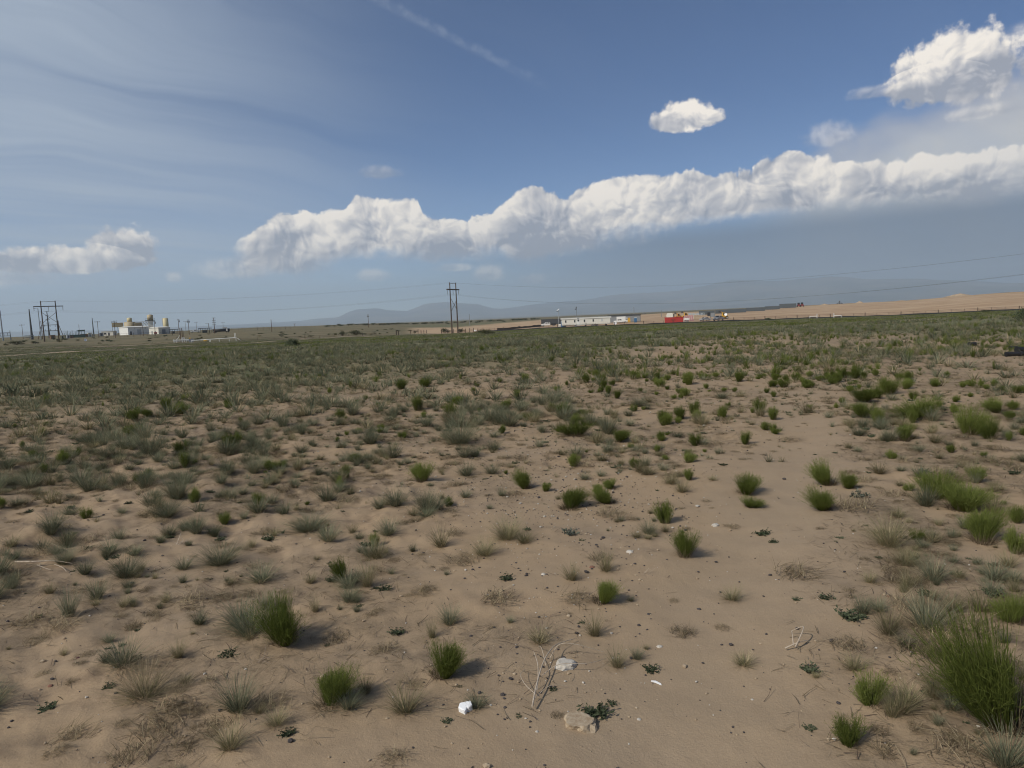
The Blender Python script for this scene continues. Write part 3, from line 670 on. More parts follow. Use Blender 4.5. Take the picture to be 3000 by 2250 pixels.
pdn = path_dist(xn, yn); rmn = rough_mask(xn, yn); lm = litter_mask(xn, yn); cl = fbm(xn, yn, .9, 2, 66); rg = smooth(an, .28, .42)
mid = np.exp(-((an - .03) / .17) ** 2); openl = np.exp(-((an + .33) / .2) ** 2) * (1 - smooth(rn, 3.2, 4.6))      # smooth bare sand in the middle and at lower left
dn = (.05 + .62 * np.maximum(lm, .55 * rmn) + .25 * rg + .22 * smooth(rn, 4, 9)) * (.35 + 1.3 * smooth(cl, .4, .62)) * smooth(pdn, .35, 1.0) * (1 - .6 * mid * (1 - .6 * smooth(rn, 5, 9))) * (1 - .75 * openl)
keep = (rng.uniform(0, 1, len(xn)) < dn) & clear_of_heroes(xn, yn, .75)
for i in np.nonzero(keep)[0]:
    u = rng.uniform(); lf = 1 - smooth(an[i], -.25, .1)
    k = 'mat' if u < .38 else 'weed' if u < .49 else 'twig' if u < .53 else 'straw' if u < .72 - .1 * lf else 'blue' if u < .96 else 'broom'
    s_ = min(math.exp(rng.normal(-.08, .38)), 1.6); w, h = {'broom': (.12, .12), 'weed': (.085, .07), 'mat': (.2, .13), 'straw': (.115, .115), 'twig': (.12, .08), 'blue': (.14, .125)}[k]
    PTS[k].append((rn[i], xn[i], yn[i], w * s_, h * s_ * math.exp(rng.normal(0, .18))))
STUFF = {}
INDIV = []
LIM = dict(broom=255, blue=265, straw=260, mat=280, weed=270, twig=290, silver=0, seed=0)
for k, lst in PTS.items():
    lst.sort(); vis = [q for q in lst if abs(math.atan2(q[1], q[2])) < .64]
    ids = set(id(q) for q in vis[:LIM[k]])
    for q in lst:
        if id(q) in ids: INDIV.append((k, set_plant(k, q[1], q[2], q[3], q[4]), q[3]))
    STUFF[k] = [q for q in lst if id(q) not in ids]
# every single plant is told apart by a landmark it stands near
ANCHORS = [(1365, 2075, 'white foam block'), (1702, 2122, 'tan slab rock'), (1657, 1948, 'pale limestone rock'), (2750, 1664, 'dark maroon stone'), (2960, 2100, 'large right edge bush'), (836, 1890, 'upright left broom shrub'), (425, 2050, 'seed headed grass'), (2494, 1818, 'wide track mat weed'), (1347, 1300, 'largest blue green clump'), (2606, 1605, 'big pale bunch grass'), (2746, 1462, 'fan shaped shrub'), (2704, 1224, 'hedge-like long shrub'), (522, 1466, 'large left spiky tuft'), (372, 1694, 'double blue green tuft'), (905, 1560, 'wide ragged green clump'), (1487, 1582, 'widest central straw tuft'), (1690, 1279, 'wide low central shrub'), (440, 1220, 'round shrub group'), (2184, 1450, 'olive trackside shrub'), (2836, 1274, 'tall bushy right shrub'), (1950, 1535, 'narrow upright shrub'), (385, 2238, 'combed dead grass ridge'), (1668, 1570, 'silvery central weed'), (2180, 1955, 'low track tuft'), (1236, 1415, 'straw hung green shrub'), (202, 1808, 'tall left blue tuft'), (850, 1015, 'dark field bush'), (2527, 1178, 'line of three shrubs'), (1485, 1200, 'lone far central shrub'), (2492, 2190, 'corner broom shrub')]
_AP = np.array([gpt(a_, b_)[:2] if b_ > 1020 else far_pt(a_, 88)[:2] for a_, b_, _ in ANCHORS])
ORD = ['nearest', 'second nearest', 'third nearest', 'fourth nearest', 'fifth nearest', 'sixth nearest', 'seventh nearest', 'eighth nearest', 'ninth nearest', 'tenth nearest'] + [str(n) + ('th' if 10 < n % 100 < 14 else {1: 'st', 2: 'nd', 3: 'rd'}.get(n % 10, 'th')) + ' nearest' for n in range(11, 200)]
SHORT = dict(broom='green broom shrub', blue='grey green tuft', straw='straw coloured tuft', mat='flat dead tuft', weed='dark creeping weed', twig='bundle of twigs')
_bins = {}
for k, o, w in INDIV:
    d_ = np.hypot(*(_AP - np.array(o.location[:2])).T); j = int(np.argmin(d_)); rel = np.array(o.location[:2]) - _AP[j]; u = _AP[j] / np.linalg.norm(_AP[j]); along = rel @ u; side = rel @ np.array([u[1], -u[0]])
    s_ = ('beyond' if along > 0 else 'in front of') if abs(along) > abs(side) else ('right of' if side > 0 else 'left of'); _bins.setdefault((k, j, s_), []).append((d_[j], o))
for (k, j, s_), L_ in _bins.items():
    for n_, (_, o) in enumerate(sorted(L_, key=lambda e: e[0])): o['label'] = '%s, %s one %s the %s' % (SHORT[k], ORD[n_], s_, ANCHORS[j][2])
# ---- distant cover as instanced stuff
pc = bpy.data.collections.new('plant_library')
def lib(name, me): o = bpy.data.objects.new(name, me); pc.objects.link(o); return o
LIB = []
def lib_add(me): LIB.append(lib('p%02d' % len(LIB), me)); return len(LIB) - 1
lowb = [lib_add(joined(p_broom(200 + s, 90, .6, .45), 'shrub_far')) for s in range(3)]
lowt = [lib_add(joined(p_tuft(210 + s, 60, .9, .25, None, .5, .4), 'grass_far')) for s in range(4)]
lows = [lib_add(joined(p_tuft(220 + s, 50, 1.0, .6, M_OLIVE, .6, .4), 'straw_far')) for s in range(3)]
def patch(seed, broom=False):
    """about a metre of open grass: several small tufts"""
    rng = np.random.default_rng(seed); b = Blades(); d = Blades()
    for t in range(9):
        cx, cy = cr(rng, .55); s_ = rng.uniform(.6, 1.2)
        for i in range(14):
            az_ = rng.uniform(0, 6.28); (d if rng.random() < .22 else b).blade(rng, (cx + rng.normal(0, .05), cy + rng.normal(0, .05), 0), az_, abs(rng.normal(.3, .35)), rng.uniform(.16, .3) * s_, .024, .4, np.clip(rng.normal(.5, .25), 0, 1), 2)
    return joined([('a', b.mesh('a', M_BROOM if broom else M_BLUE)), ('b', d.mesh('b', M_DRY))], 'patch')
pat = [lib_add(patch(240 + s)) for s in range(4)]; patb = [lib_add(patch(250 + s, True)) for s in range(2)]
nearlib = {k: [lib_add(m) for m in KINDS[k]['joined'][:4]] for k in ('broom', 'blue', 'straw', 'mat', 'weed', 'twig')}
def gn_scatter(name, pts, label, cat):
    """pts: array rows x, y, z, rz, sx, sz, index"""
    P = np.array(pts, float); me = bpy.data.meshes.new(name); me.vertices.add(len(P)); me.vertices.foreach_set('co', np.ascontiguousarray(P[:, :3]).ravel())
    at = me.attributes.new('rotz', 'FLOAT_VECTOR', 'POINT'); R3 = np.zeros((len(P), 3), np.float32); R3[:, 2] = P[:, 3]; at.data.foreach_set('vector', R3.ravel())
    at = me.attributes.new('scl', 'FLOAT_VECTOR', 'POINT'); at.data.foreach_set('vector', P[:, [4, 4, 5]].astype(np.float32).ravel())
    at = me.attributes.new('pidx', 'INT', 'POINT'); at.data.foreach_set('value', P[:, 6].astype(np.int32))
    o = bpy.data.objects.new(name, me); C.objects.link(o)
    ng = bpy.data.node_groups.new(name, 'GeometryNodeTree'); ng.interface.new_socket('Geometry', in_out='INPUT', socket_type='NodeSocketGeometry'); ng.interface.new_socket('Geometry', in_out='OUTPUT', socket_type='NodeSocketGeometry')
    gi = ng.nodes.new('NodeGroupInput'); go = ng.nodes.new('NodeGroupOutput'); ci = ng.nodes.new('GeometryNodeCollectionInfo'); ci.inputs[0].default_value = pc; ci.inputs['Separate Children'].default_value = True; ci.inputs['Reset Children'].default_value = True
    ip = ng.nodes.new('GeometryNodeInstanceOnPoints'); ip.inputs['Pick Instance'].default_value = True
    def na(nm, ty):
        n = ng.nodes.new('GeometryNodeInputNamedAttribute'); n.data_type = ty; n.inputs[0].default_value = nm; return n.outputs[0]
    L = ng.links.new; L(gi.outputs[0], ip.inputs['Points']); L(ci.outputs[0], ip.inputs['Instance']); L(na('pidx', 'INT'), ip.inputs['Instance Index']); L(na('rotz', 'FLOAT_VECTOR'), ip.inputs['Rotation']); L(na('scl', 'FLOAT_VECTOR'), ip.inputs['Scale']); L(ip.outputs[0], go.inputs[0])
    o.modifiers.new('scatter', 'NODES').node_group = ng
    tag(o, label, cat, None, 'stuff'); return o
rows = []; rng = np.random.default_rng(77)
for k, lst in STUFF.items():
    for q in lst:
        far = q[0] > 13
        ids = nearlib[k] if not far or k in ('mat', 'weed', 'twig') else {'broom': lowb, 'blue': lowt, 'straw': lows}[k]
        rows.append((q[1], q[2], -.004, rng.uniform(0, 6.28), q[3], q[4], ids[rng.integers(len(ids))]))
xs_, ys_, rs_, as_, rg_ = scatter(30000, 2.3, 24, 915)
pds = path_dist(xs_, ys_); ds = (.12 + .75 * np.maximum(litter_mask(xs_, ys_), .5 * smooth(rs_, 5, 12))) * (.2 + 1.2 * smooth(fbm(xs_, ys_, .7, 2, 67), .42, .62)) * (1 - .8 * np.exp(-(pds / .5) ** 2) * (1 - smooth(rs_, 6, 11))) * (1 - .55 * np.exp(-((as_ - .02) / .18) ** 2) * (1 - smooth(rs_, 5, 9)))
for i in np.nonzero(rg_.uniform(0, 1, len(xs_)) < ds)[0]:
    u = rg_.uniform(); k = 'mat' if u < .5 else 'straw' if u < .68 else 'blue' if u < .86 else 'weed' if u < .95 else 'twig'
    s_ = math.exp(rg_.normal(0, .4)); w, h = {'mat': (.10, .07), 'straw': (.05, .06), 'blue': (.055, .06), 'weed': (.045, .035), 'twig': (.08, .05)}[k]
    rows.append((xs_[i], ys_[i], -.003, rg_.uniform(0, 6.28), w * s_, h * s_, (lows if k == 'straw' and rs_[i] > 6 else lowt if k == 'blue' and rs_[i] > 6 else nearlib[k])[rg_.integers(3)]))
rows = np.array(rows); rows[:, 2] += gz(rows[:, 0], rows[:, 1])
gn_scatter('field_plants', rows, 'dense scatter of grass tufts and shrubs across the middle field', 'grass')
x, y, r, a, rng = scatter(70000, 15, 275, 901)
veg, bare, scrub = zones(x, y); cl = fbm(x, y, 7, 3, 33); band = fbm(x * .35, y, 16, 3, 35)
dens = veg * (1 - bare) * (.45 + .55 * smooth(cl, .35, .6)) * (1 - .55 * scrub) * (1 - .5 * smooth(r, 120, 260) * 0)
keep = rng.uniform(0, 1, len(x)) < dens * np.where(r < 45, .75, 1.0)
x, y, r, a, cl, band, scrub = (v[keep] for v in (x, y, r, a, cl, band, scrub)); z = gz(x, y) - .01
rows = []
for i in range(len(x)):
    u = rng.uniform(); gb_ = smooth(band[i], .5, .62) * (1 - scrub[i]); s_ = math.exp(rng.normal(0, .25))
    if r[i] > 60: idx = patb[rng.integers(2)] if u < .08 + .6 * gb_ else pat[rng.integers(4)]; w = 1.35 * s_; h = (.5 if idx in pat else .62) * s_ * (1 - .4 * smooth(r[i], 150, 220))
    elif u < .04 + .45 * gb_: idx = lowb[rng.integers(3)]; w = .33 * s_; h = .24 * s_
    elif u < .75: idx = (pat if rng.random() < .7 else lowt)[rng.integers(4)]; w = (1.0 if idx in pat else .3) * s_; h = (.62 if idx in pat else .2) * s_
    else: idx = lows[rng.integers(3)]; w = .27 * s_; h = .24 * s_
    rows.append((x[i], y[i], z[i], rng.uniform(0, 6.28), w, h, idx))
gn_scatter('grass_field', rows, 'low grey green grass covering the flat field up to the fence', 'grass')
# ------------------------------------------------------------------ mesh helpers for built things
def paint(name, col, rough=.6, metal=0.0, wear=.12, scale=3.0):
    m = bpy.data.materials.new(name); m.use_nodes = True; t = m.node_tree; p = t.nodes['Principled BSDF']; b = NB(t)
    tcn = nd(t, 'ShaderNodeTexCoord'); n = b.noise(tcn.outputs['Object'], scale, 5, .65)
    lk(t, b.mix(b.mul(b.ss(n, .35, .75), wear * 2), col, tuple(c * .55 + .03 for c in col)), p.inputs['Base Color'])
    p.inputs['Roughness'].default_value = rough; p.inputs['Metallic'].default_value = metal
    return m
P = dict(white=paint('white_paint', (.74, .74, .71)), cream=paint('cream_siding', (.66, .64, .57)), trim=paint('white_trim', (.72, .71, .66)), grey=paint('grey_steel', (.24, .25, .26)), dgrey=paint('dark_steel', (.055, .06, .065)),
 black=paint('black_plastic', (.012, .012, .013)), glass=paint('dark_glass', (.02, .023, .027), .12, 0, 0), wood=paint('pole_wood', (.085, .058, .042), .9), rust=paint('weathered_brown', (.10, .06, .042), .9), tan=paint('tan_paint', (.42, .35, .22)),
 yel=paint('pale_yellow_paint', (.55, .48, .28)), amber=paint('amber_paint', (.62, .36, .04)), orange=paint('orange_paint', (.55, .24, .05)), red=paint('red_paint', (.47, .035, .03)), dred=paint('dark_red_paint', (.22, .035, .03)), blue=paint('blue_plastic', (.035, .13, .27)), lblue=paint('pale_blue_plastic', (.45, .58, .65)),
 pink=paint('pink_sheet', (.52, .25, .26)), silver=paint('silver_paint', (.36, .38, .42), .3, .4), tyre=paint('tyre_rubber', (.018, .018, .018), .9), rim=paint('wheel_rim', (.55, .55, .55), .35, .6), brown=paint('brown_box', (.24, .15, .09)), green=paint('dark_green_equipment', (.045, .075, .062)), ins=paint('insulator', (.16, .15, .15), .3), lgrey=paint('light_grey', (.42, .44, .46)), dirt=gm, dcon=paint('container_grey', (.075, .09, .10)), steelp=paint('galvanised_pole', (.21, .235, .26), .6, .2), foam=paint('foam_white', (.84, .85, .86), .7, 0, .03), cable=paint('cable', (.10, .105, .11)))
class MB:
    def __init__(s): s.V = []; s.F = []
    def raw(s, V, F): k = len(s.V); s.V += [tuple(v) for v in V]; s.F += [tuple(i + k for i in f) for f in F]; return s
    def box(s, x0, x1, y0, y1, z0, z1, bev=0.0):
        V = [(x, y, z) for z in (z0, z1) for y in (y0, y1) for x in (x0, x1)]
        return s.raw(V, [(0, 2, 3, 1), (4, 5, 7, 6), (0, 1, 5, 4), (2, 6, 7, 3), (0, 4, 6, 2), (1, 3, 7, 5)])
    def cyl(s, p0, p1, r0, r1=None, n=10):
        r1 = r0 if r1 is None else r1; p0, p1 = Vector(p0), Vector(p1); q = (p1 - p0).to_track_quat('Z', 'Y'); V = []
        for p, r in ((p0, r0), (p1, r1)):
            for i in range(n): a = 2 * math.pi * i / n; V.append(p + q @ Vector((math.cos(a) * r, math.sin(a) * r, 0)))
        return s.raw(V, [(i, (i + 1) % n, n + (i + 1) % n, n + i) for i in range(n)] + [tuple(range(n - 1, -1, -1)), tuple(range(n, 2 * n))])
    def tube(s, pts, r, n=6):
        for a, b in zip(pts[:-1], pts[1:]): s.cyl(a, b, r, r, n)
        return s
    def prism(s, prof, y0, y1):
        """profile in x, z extruded along y"""
        n = len(prof); V = [(x, y0, z) for x, z in prof] + [(x, y1, z) for x, z in prof]
        return s.raw(V, [tuple(range(n)), tuple(range(2 * n - 1, n - 1, -1))] + [(i, n + i, n + (i + 1) % n, (i + 1) % n) for i in range(n)])
    def lathe(s, prof, n=16, c=(0, 0, 0)):
        V = [(c[0] + r * math.cos(2 * math.pi * i / n), c[1] + r * math.sin(2 * math.pi * i / n), c[2] + z) for r, z in prof for i in range(n)]; m = len(prof)
        return s.raw(V, [(j * n + i, j * n + (i + 1) % n, (j + 1) * n + (i + 1) % n, (j + 1) * n + i) for j in range(m - 1) for i in range(n)])
    def build(s, name, mat, parent=None, bevel=0.0, smooth_=False):
        me = bpy.data.meshes.new(name); me.from_pydata(s.V, [], s.F); me.materials.append(P[mat] if isinstance(mat, str) else mat)
        bm = bmesh.new(); bm.from_mesh(me); bmesh.ops.recalc_face_normals(bm, faces=bm.faces); bm.to_mesh(me); bm.free()
        if smooth_: me.shade_smooth()
        o = bpy.data.objects.new(name, me); C.objects.link(o); o.parent = parent
        if bevel: bv = o.modifiers.new('bevel', 'BEVEL'); bv.width = bevel; bv.segments = 2; bv.limit_method = 'ANGLE'
        return o
def thing(name, label, cat, px, d, yaw=0.0, group=None, sink=.05):
    o = bpy.data.objects.new(name, None); C.objects.link(o); p = far_pt(px, d); o.location = (p.x, p.y, p.z - sink); o.rotation_euler[2] = -math.atan2(p.x, p.y) + yaw
    o.empty_display_size = .5; return tag(o, label, cat, group)
def one(ob, label, cat, px, d, yaw=0.0, group=None, sink=.05):
    p = far_pt(px, d); ob.location = (p.x, p.y, p.z - sink); ob.rotation_euler[2] = -math.atan2(p.x, p.y) + yaw; return tag(ob, label, cat, group)
def mpp(px, d): v = pdir(px, _HY(px)); return d / FPX * v[1] / math.hypot(v[0], v[1])     # metres per photograph pixel, upright
# ------------------------------------------------------------------ roads and graded ground
def strip(name, line, width, lift, mat):
    """line: (photograph x, distance) points along the centre of a flat strip"""
    pts = [far_pt(*q) for q in line]; fine = []
    for a_, b_ in zip(pts[:-1], pts[1:]):
        n = max(2, int((b_ - a_).length / 4))
        for i in range(n): fine.append(a_.lerp(b_, i / n))
    fine.append(pts[-1]); V = []; F = []
    for i, p in enumerate(fine):
        t_ = (fine[min(i + 1, len(fine) - 1)] - fine[max(i - 1, 0)]); t_.z = 0; t_.normalize(); n_ = Vector((-t_.y, t_.x, 0)); w = width * (.9 + .2 * float(fbm(p.x, p.y, 14, 2, 3)))
        for k in (-1, -.33, .33, 1): q = p + n_ * w * .5 * k; V.append((q.x, q.y, float(gz(q.x, q.y)) + lift))
    for i in range(len(fine) - 1):
        for k in range(3): F.append((i * 4 + k, i * 4 + k + 1, i * 4 + 5 + k, i * 4 + 4 + k))
    me = bpy.data.meshes.new(name); me.from_pydata(V, [], F); me.materials.append(mat); o = bpy.data.objects.new(name, me); C.objects.link(o); o['kind'] = 'structure'; return o
rd = bpy.data.materials.new('dirt_road'); rd.use_nodes = True; rb = NB(rd.node_tree); rp = rd.node_tree.nodes['Principled BSDF']; rp.inputs['Roughness'].default_value = 1
lk(rd.node_tree, rb.mix(rb.ss(rb.noise(nd(rd.node_tree, 'ShaderNodeNewGeometry').outputs['Position'], .4, 5, .6), .35, .7), (.40, .30, .20), (.31, .235, .155)), rp.inputs[0])
strip('dirt_road', [(-500, 135), (0, 150), (300, 168), (700, 200), (1000, 232), (1250, 262), (1390, 285), (1520, 330)], 4.2, .12, rd)
strip('dirt_track', [(150, 232), (330, 238), (480, 245)], 4.5, .14, rd)
strip('dirt_pad', [(780, 252), (900, 258), (1060, 266)], 7.0, .13, rd)
# ------------------------------------------------------------------ power line
def hframe(px, d, H, gap, arm, yaw, label, xz):
    t = thing('transmission_pole', label, 'power pole', px, d, yaw, 'two legged wooden transmission poles')
    for s in (-1, 1): MB().cyl((s * gap / 2, 0, -.5), (s * gap / 2, 0, H), .27, .17, 10).build('leg', 'wood', t)
    MB().cyl((-gap / 2, -.2, H - .35), (gap / 2, -.2, H - .35), .07).build('top_brace', 'wood', t)
    MB().box(-arm / 2, arm / 2, -.3, -.12, H * .855, H * .875).build('crossarm', 'wood', t)
    MB().box(-arm / 2, arm / 2, .12, .3, H * .855, H * .875).build('crossarm', 'wood', t)
    for s in (-1, 1): MB().cyl((s * gap / 2, -.25, H * xz[0]), (-s * gap / 2, -.25, H * xz[1]), .07).build('cross_brace', 'wood', t)
    for x in (-arm / 2 + .15, 0, arm / 2 - .15):
        m = MB(); zt = H * .855
        for k in range(9): m.cyl((x, 0, zt - .15 - k * .16), (x, 0, zt - .25 - k * .16), .13, .06, 8)
        m.cyl((x, 0, zt), (x, 0, zt - 1.6), .03).build('insulator_string', 'ins', t)
    return t, [t.location + Matrix.Rotation(t.rotation_euler[2], 3, 'Z') @ Vector((x, 0, z)) for x, z in ((-gap / 2, H), (gap / 2, H), (-arm / 2 + .15, H * .855 - 1.6), (0, H * .855 - 1.6), (arm / 2 - .15, H * .855 - 1.6))]
h1, c1 = hframe(150, 344, 118 * mpp(150, 344), 5.0, 10.2, .1, 'two legged wooden transmission pole at the far left', (.72, .46))
h2, c2 = hframe(1331, 262, 148 * mpp(1331, 262), 4.6, 9.0, math.radians(62), 'tall two legged wooden transmission pole at the centre', (.68, .45))
def wire(a, b, sag, r, label):
    pts = []
    for i in range(41): u = i / 40; p = Vector(a).lerp(Vector(b), u); p.z -= sag * 4 * u * (1 - u); pts.append(p)
    o = MB().tube(pts, r, 4).build('power_line', 'cable'); return tag(o, label, 'wire', 'overhead power line wires')
right_end = far_pt(3700, 175); right_end.z += 13.5; left_end = far_pt(-900, 420); left_end.z += 16
wn = ['left shield wire', 'right shield wire', 'left conductor', 'middle conductor', 'right conductor']
for i in range(5):
    off = Vector((0, 0, 0 if i < 2 else -3.4)) + Vector((0, (i % 3 - 1) * 3, 0))
    wire(c1[i], c2[i], 2.2 if i < 2 else 3.2, .0095, wn[i] + ' between the far left and central transmission poles')
    wire(c2[i], right_end + off, 5.5 if i < 2 else 6.5, .0095, wn[i] + ' running right from the central transmission pole')
    wire(left_end + off, c1[i], 2.5, .0095, wn[i] + ' running left from the far left transmission pole')
# poles: photograph x, top y, base y, distance, radius, material, kind, label
POLES = [
 (8, 904, 992, 430, .32, 'steelp', 'plain', 'grey tapered steel pole at the very left edge'),
 (67, 947, 990, 470, .13, 'rust', 'tee', 'thin pole with one crossarm between two tall steel poles, far left'),
 (93, 900, 988, 440, .62, 'dgrey', 'taper', 'thick dark tapered steel pole left of the two legged pole'),
 (119, 898, 990, 400, .2, 'steelp', 'lamp', 'grey steel pole touching the left end of the crossarm'),
 (144, 904, 983, 460, .5, 'dgrey', 'arms4', 'dark tapered steel pole standing behind the two legged pole'),
 (233, 945, 982, 470, .12, 'grey', 'plain', 'thin grey mast above the dark substation equipment'),
 (274, 919, 973, 480, .42, 'dgrey', 'taper', 'dark tapered steel pole left of the pale plant buildings'),
 (288, 933, 982, 420, .13, 'rust', 'tee', 'wooden pole with crossarm left of the plant buildings'),
 (337, 929, 980, 400, .14, 'rust', 'tee2', 'wooden pole with double crossarm in front of the plant buildings'),
 (419, 942, 976, 420, .14, 'rust', 'plain', 'short dark pole in front of the grey warehouse wall'),
 (454, 930, 973, 430, .16, 'rust', 'cluster', 'dark pole beside the round water tank'),
 (524, 927, 973, 430, .17, 'rust', 'cluster', 'dark pole right of the yellow silo'),
 (544, 938, 972, 560, .13, 'grey', 'tee', 'thin pole left of a dark pole with transformers'),
 (553, 928, 972, 430, .16, 'rust', 'transformer', 'dark pole carrying transformers, right of the yellow silo'),
 (576, 938, 968, 560, .13, 'grey', 'tee', 'thin pole above the white parked vehicles'),
 (612, 940, 967, 480, .2, 'rust', 'lamp', 'pole with a lamp over the right open shed'),
 (628, 922, 968, 440, .22, 'rust', 'arms4', 'tall dark pole with four crossarms at the black tank trailer'),
 (654, 937, 962, 560, .13, 'grey', 'tee', 'thin pole behind the black tank trailer'),
 (795, 926, 962, 440, .19, 'rust', 'plain', 'single dark pole standing alone on the slope, left of centre'),
 (863, 945, 955, 700, .2, 'rust', 'tee', 'tiny far pole on the skyline left of the mountains'),
 (1079, 912, 950, 520, .2, 'rust', 'transformer', 'pole with a transformer on the skyline before the mountains'),
 (1375, 910, 943, 520, .2, 'grey', 'plain', 'single grey pole on the skyline right of the central transmission pole'),
 (1857, 887, 923, 440, .22, 'steelp', 'plain', 'tall grey pole behind the grey site building'),
 (1937, 898, 918, 470, .18, 'steelp', 'plain', 'shorter grey pole on the skyline left of the cream tank'),
]
for (px, ty, by, d, r, mat, kind, lab) in POLES:
    H = (by - ty) * mpp(px, d); t = thing('utility_pole', lab, 'pole', px, d, .3, 'poles along the skyline', .3); H += .3
    MB().cyl((0, 0, 0), (0, 0, H), r, r * (.35 if kind in ('taper', 'arms4') and mat == 'dgrey' else .7), 10).build('pole', mat, t)
    arms = {'tee': [.94], 'tee2': [.95, .87], 'arms4': [.98, .83, .70, .57], 'cluster': [.93], 'transformer': [.95]}.get(kind, [])
    aw = 2.6 if kind in ('tee', 'tee2') else 1.9 if kind == 'arms4' else 1.2
    for z in arms:
        MB().box(-aw / 2, aw / 2, -.09, .09, H * z, H * z + .16).build('crossarm', mat, t)
        for k in (-1, 1): MB().cyl((k * aw * .44, 0, H * z + .16), (k * aw * .44, 0, H * z + .42), .06, .04, 6).build('insulator', 'ins', t)
    if kind in ('transformer', 'cluster'):
        for k in ((-1, 1) if kind == 'transformer' else (1,)): MB().cyl((k * .5, 0, H * .80), (k * .5, 0, H * .80 + .95), .28).build('transformer_can', 'grey', t)
    if kind == 'lamp': MB().cyl((0, 0, H * .98), (-1.3, 0, H), .05).build('lamp_arm', mat, t); MB().box(-1.9, -1.2, -.18, .18, H - .1, H + .06).build('lamp_head', 'grey', t)
# ------------------------------------------------------------------ plant at the left
def facade(name, px, d, L, Wd, H, yaw, label, wall='white', roof='trim', door=True, rise=.6):
    t = thing(name, label, 'building', px, d, yaw, None, .2)
    MB().box(-L, 0, 0, Wd, 0, H).build('wall', wall, t)
    MB().prism([(-L - .3, H), (.3, H), (.3, H + .12), (-L / 2, H + rise), (-L - .3, H + .12)], -.35, Wd + .35).build('roof', roof, t)
    return t
t = facade('warehouse', 375, 500, 9, 15, 4.9, math.radians(-58), 'white metal warehouse with shaded grey front, largest plant building')
MB().box(-.0, .06, 6, 8.6, 0, 3.4).build('roller_door', 'lgrey', t); MB().box(0, .07, 1.2, 2.3, 0, 2.3).build('door', 'dgrey', t)
for k in range(4): MB().box(0, .05, .8 + k * 3.6, .9 + k * 3.6, 3.5, 4.6).build('downpipe', 'grey', t)
t = facade('warehouse', 464, 480, 8, 8.5, 4.1, math.radians(-50), 'smaller white metal building below the round water tank', 'cream')
MB().box(0, .06, 2.5, 5, 0, 3).build('roller_door', 'grey', t); MB().box(-6, -5, -.06, 0, 0, 2.2).build('door', 'grey', t); MB().box(-3.4, -2.4, -.06, 0, .9, 2.0).build('window', 'glass', t)
t = facade('annex', 331, 515, 7.0, 6, 2.9, math.radians(-20), 'low cream annex left of the white warehouse', 'cream', 'trim', rise=.25)
MB().box(-3, -2, -.05, 0, 0, 2.1).build('door', 'dgrey', t); MB().box(-5.5, -4, -.05, 0, 1, 2).build('window', 'glass', t)
t = thing('cooling_unit', 'tan louvred cooling unit raised on legs over the warehouse', 'machinery', 346, 520, 0, None, .2)
MB().box(-3.2, 3.2, -1.5, 1.5, 5.4, 8.1).build('casing', 'yel', t)
for k in range(3): MB().box(-3.25, 3.25, -1.62, -1.5, 5.8 + k * .85, 6.02 + k * .85).build('louvre', 'brown', t)
for x in (-3, 0, 3): MB().cyl((x, -1.3, 0), (x, -1.3, 5.4), .14).build('leg', 'grey', t)
t = thing('storage_tank', 'round tan storage tank with a smaller drum on top, behind warehouse', 'tank', 382, 535, 0, None, .2)
MB().lathe([(0, 0), (3.4, 0), (3.4, 8.3), (0, 8.9)], 20).build('shell', 'tan', t, 0, True); MB().lathe([(0, 8.5), (1.5, 8.5), (1.5, 11.0), (0, 11.4)], 14).build('top_drum', 'yel', t, 0, True); MB().tube([(-3.4, -.6, 8.4), (-1.5, -3, 8.5), (1.5, -3, 8.5), (3.4, -.6, 8.4)], .05).build('railing', 'brown', t)
t = thing('pipe_rack', 'tan pipe rack with columns above the warehouse roof', 'machinery', 416, 530, 0, None, .2)
for i in range(6): MB().box(-4.4 + i * 1.75, -4.2 + i * 1.75, -.1, .1, 0, 8.4).build('column', 'brown', t)
for z in (6.0, 7.2, 8.2): MB().box(-4.5, 4.7, -.15, .15, z, z + .22).build('beam', 'tan', t)
MB().box(-4.3, .3, .3, 1.6, 5.6, 7.9).build('panel', 'tan', t); MB().cyl((1.2, 0, 8), (2.8, 0, 5.6), .12).build('brace', 'brown', t); MB().cyl((2.8, 0, 8), (4.4, 0, 5.6), .12).build('brace', 'brown', t)
t = thing('water_tower', 'pale round water tank on a column with a railed platform', 'tank', 443, 515, 0, None, .2)
MB().box(-1.5, 1.5, -1.5, 1.5, 0, 8.6).build('tower', 'cream', t); MB().lathe([(0, 9.0), (1.75, 9.0), (1.75, 12.3), (0, 12.7)], 16).build('tank', 'tan', t, 0, True)
MB().box(-3.0, 2.6, -2.2, 1.9, 8.6, 9.0).build('platform', 'dgrey', t); MB().tube([(-3, -2.2, 10), (2.6, -2.2, 10)], .05).build('railing', 'dgrey', t)
for x in (-2.9, -.9, .9, 2.5): MB().cyl((x, -2.2, 9), (x, -2.2, 10), .05).build('rail_post', 'dgrey', t)
t = thing('silo', 'pale yellow upright silo at the right end of the plant', 'silo', 487, 500, 0, None, .2)
MB().lathe([(0, 0), (1.6, 0), (1.6, 9.7), (0, 10.1)], 18).build('shell', 'yel', t, 0, True); MB().cyl((-1.75, -.4, 0), (-1.75, -.4, 10.2), .06).build('ladder', 'brown', t)
t = thing('fuel_drum', 'small dark red drum beside the smaller white building', 'drum', 455, 470, 0)
MB().cyl((-.8, 0, .9), (.8, 0, .9), .6, .6, 14).build('drum', 'dred', t); MB().box(-.7, -.5, -.5, .5, 0, .5).build('leg', 'dgrey', t); MB().box(.5, .7, -.5, .5, 0, .5).build('leg', 'dgrey', t)
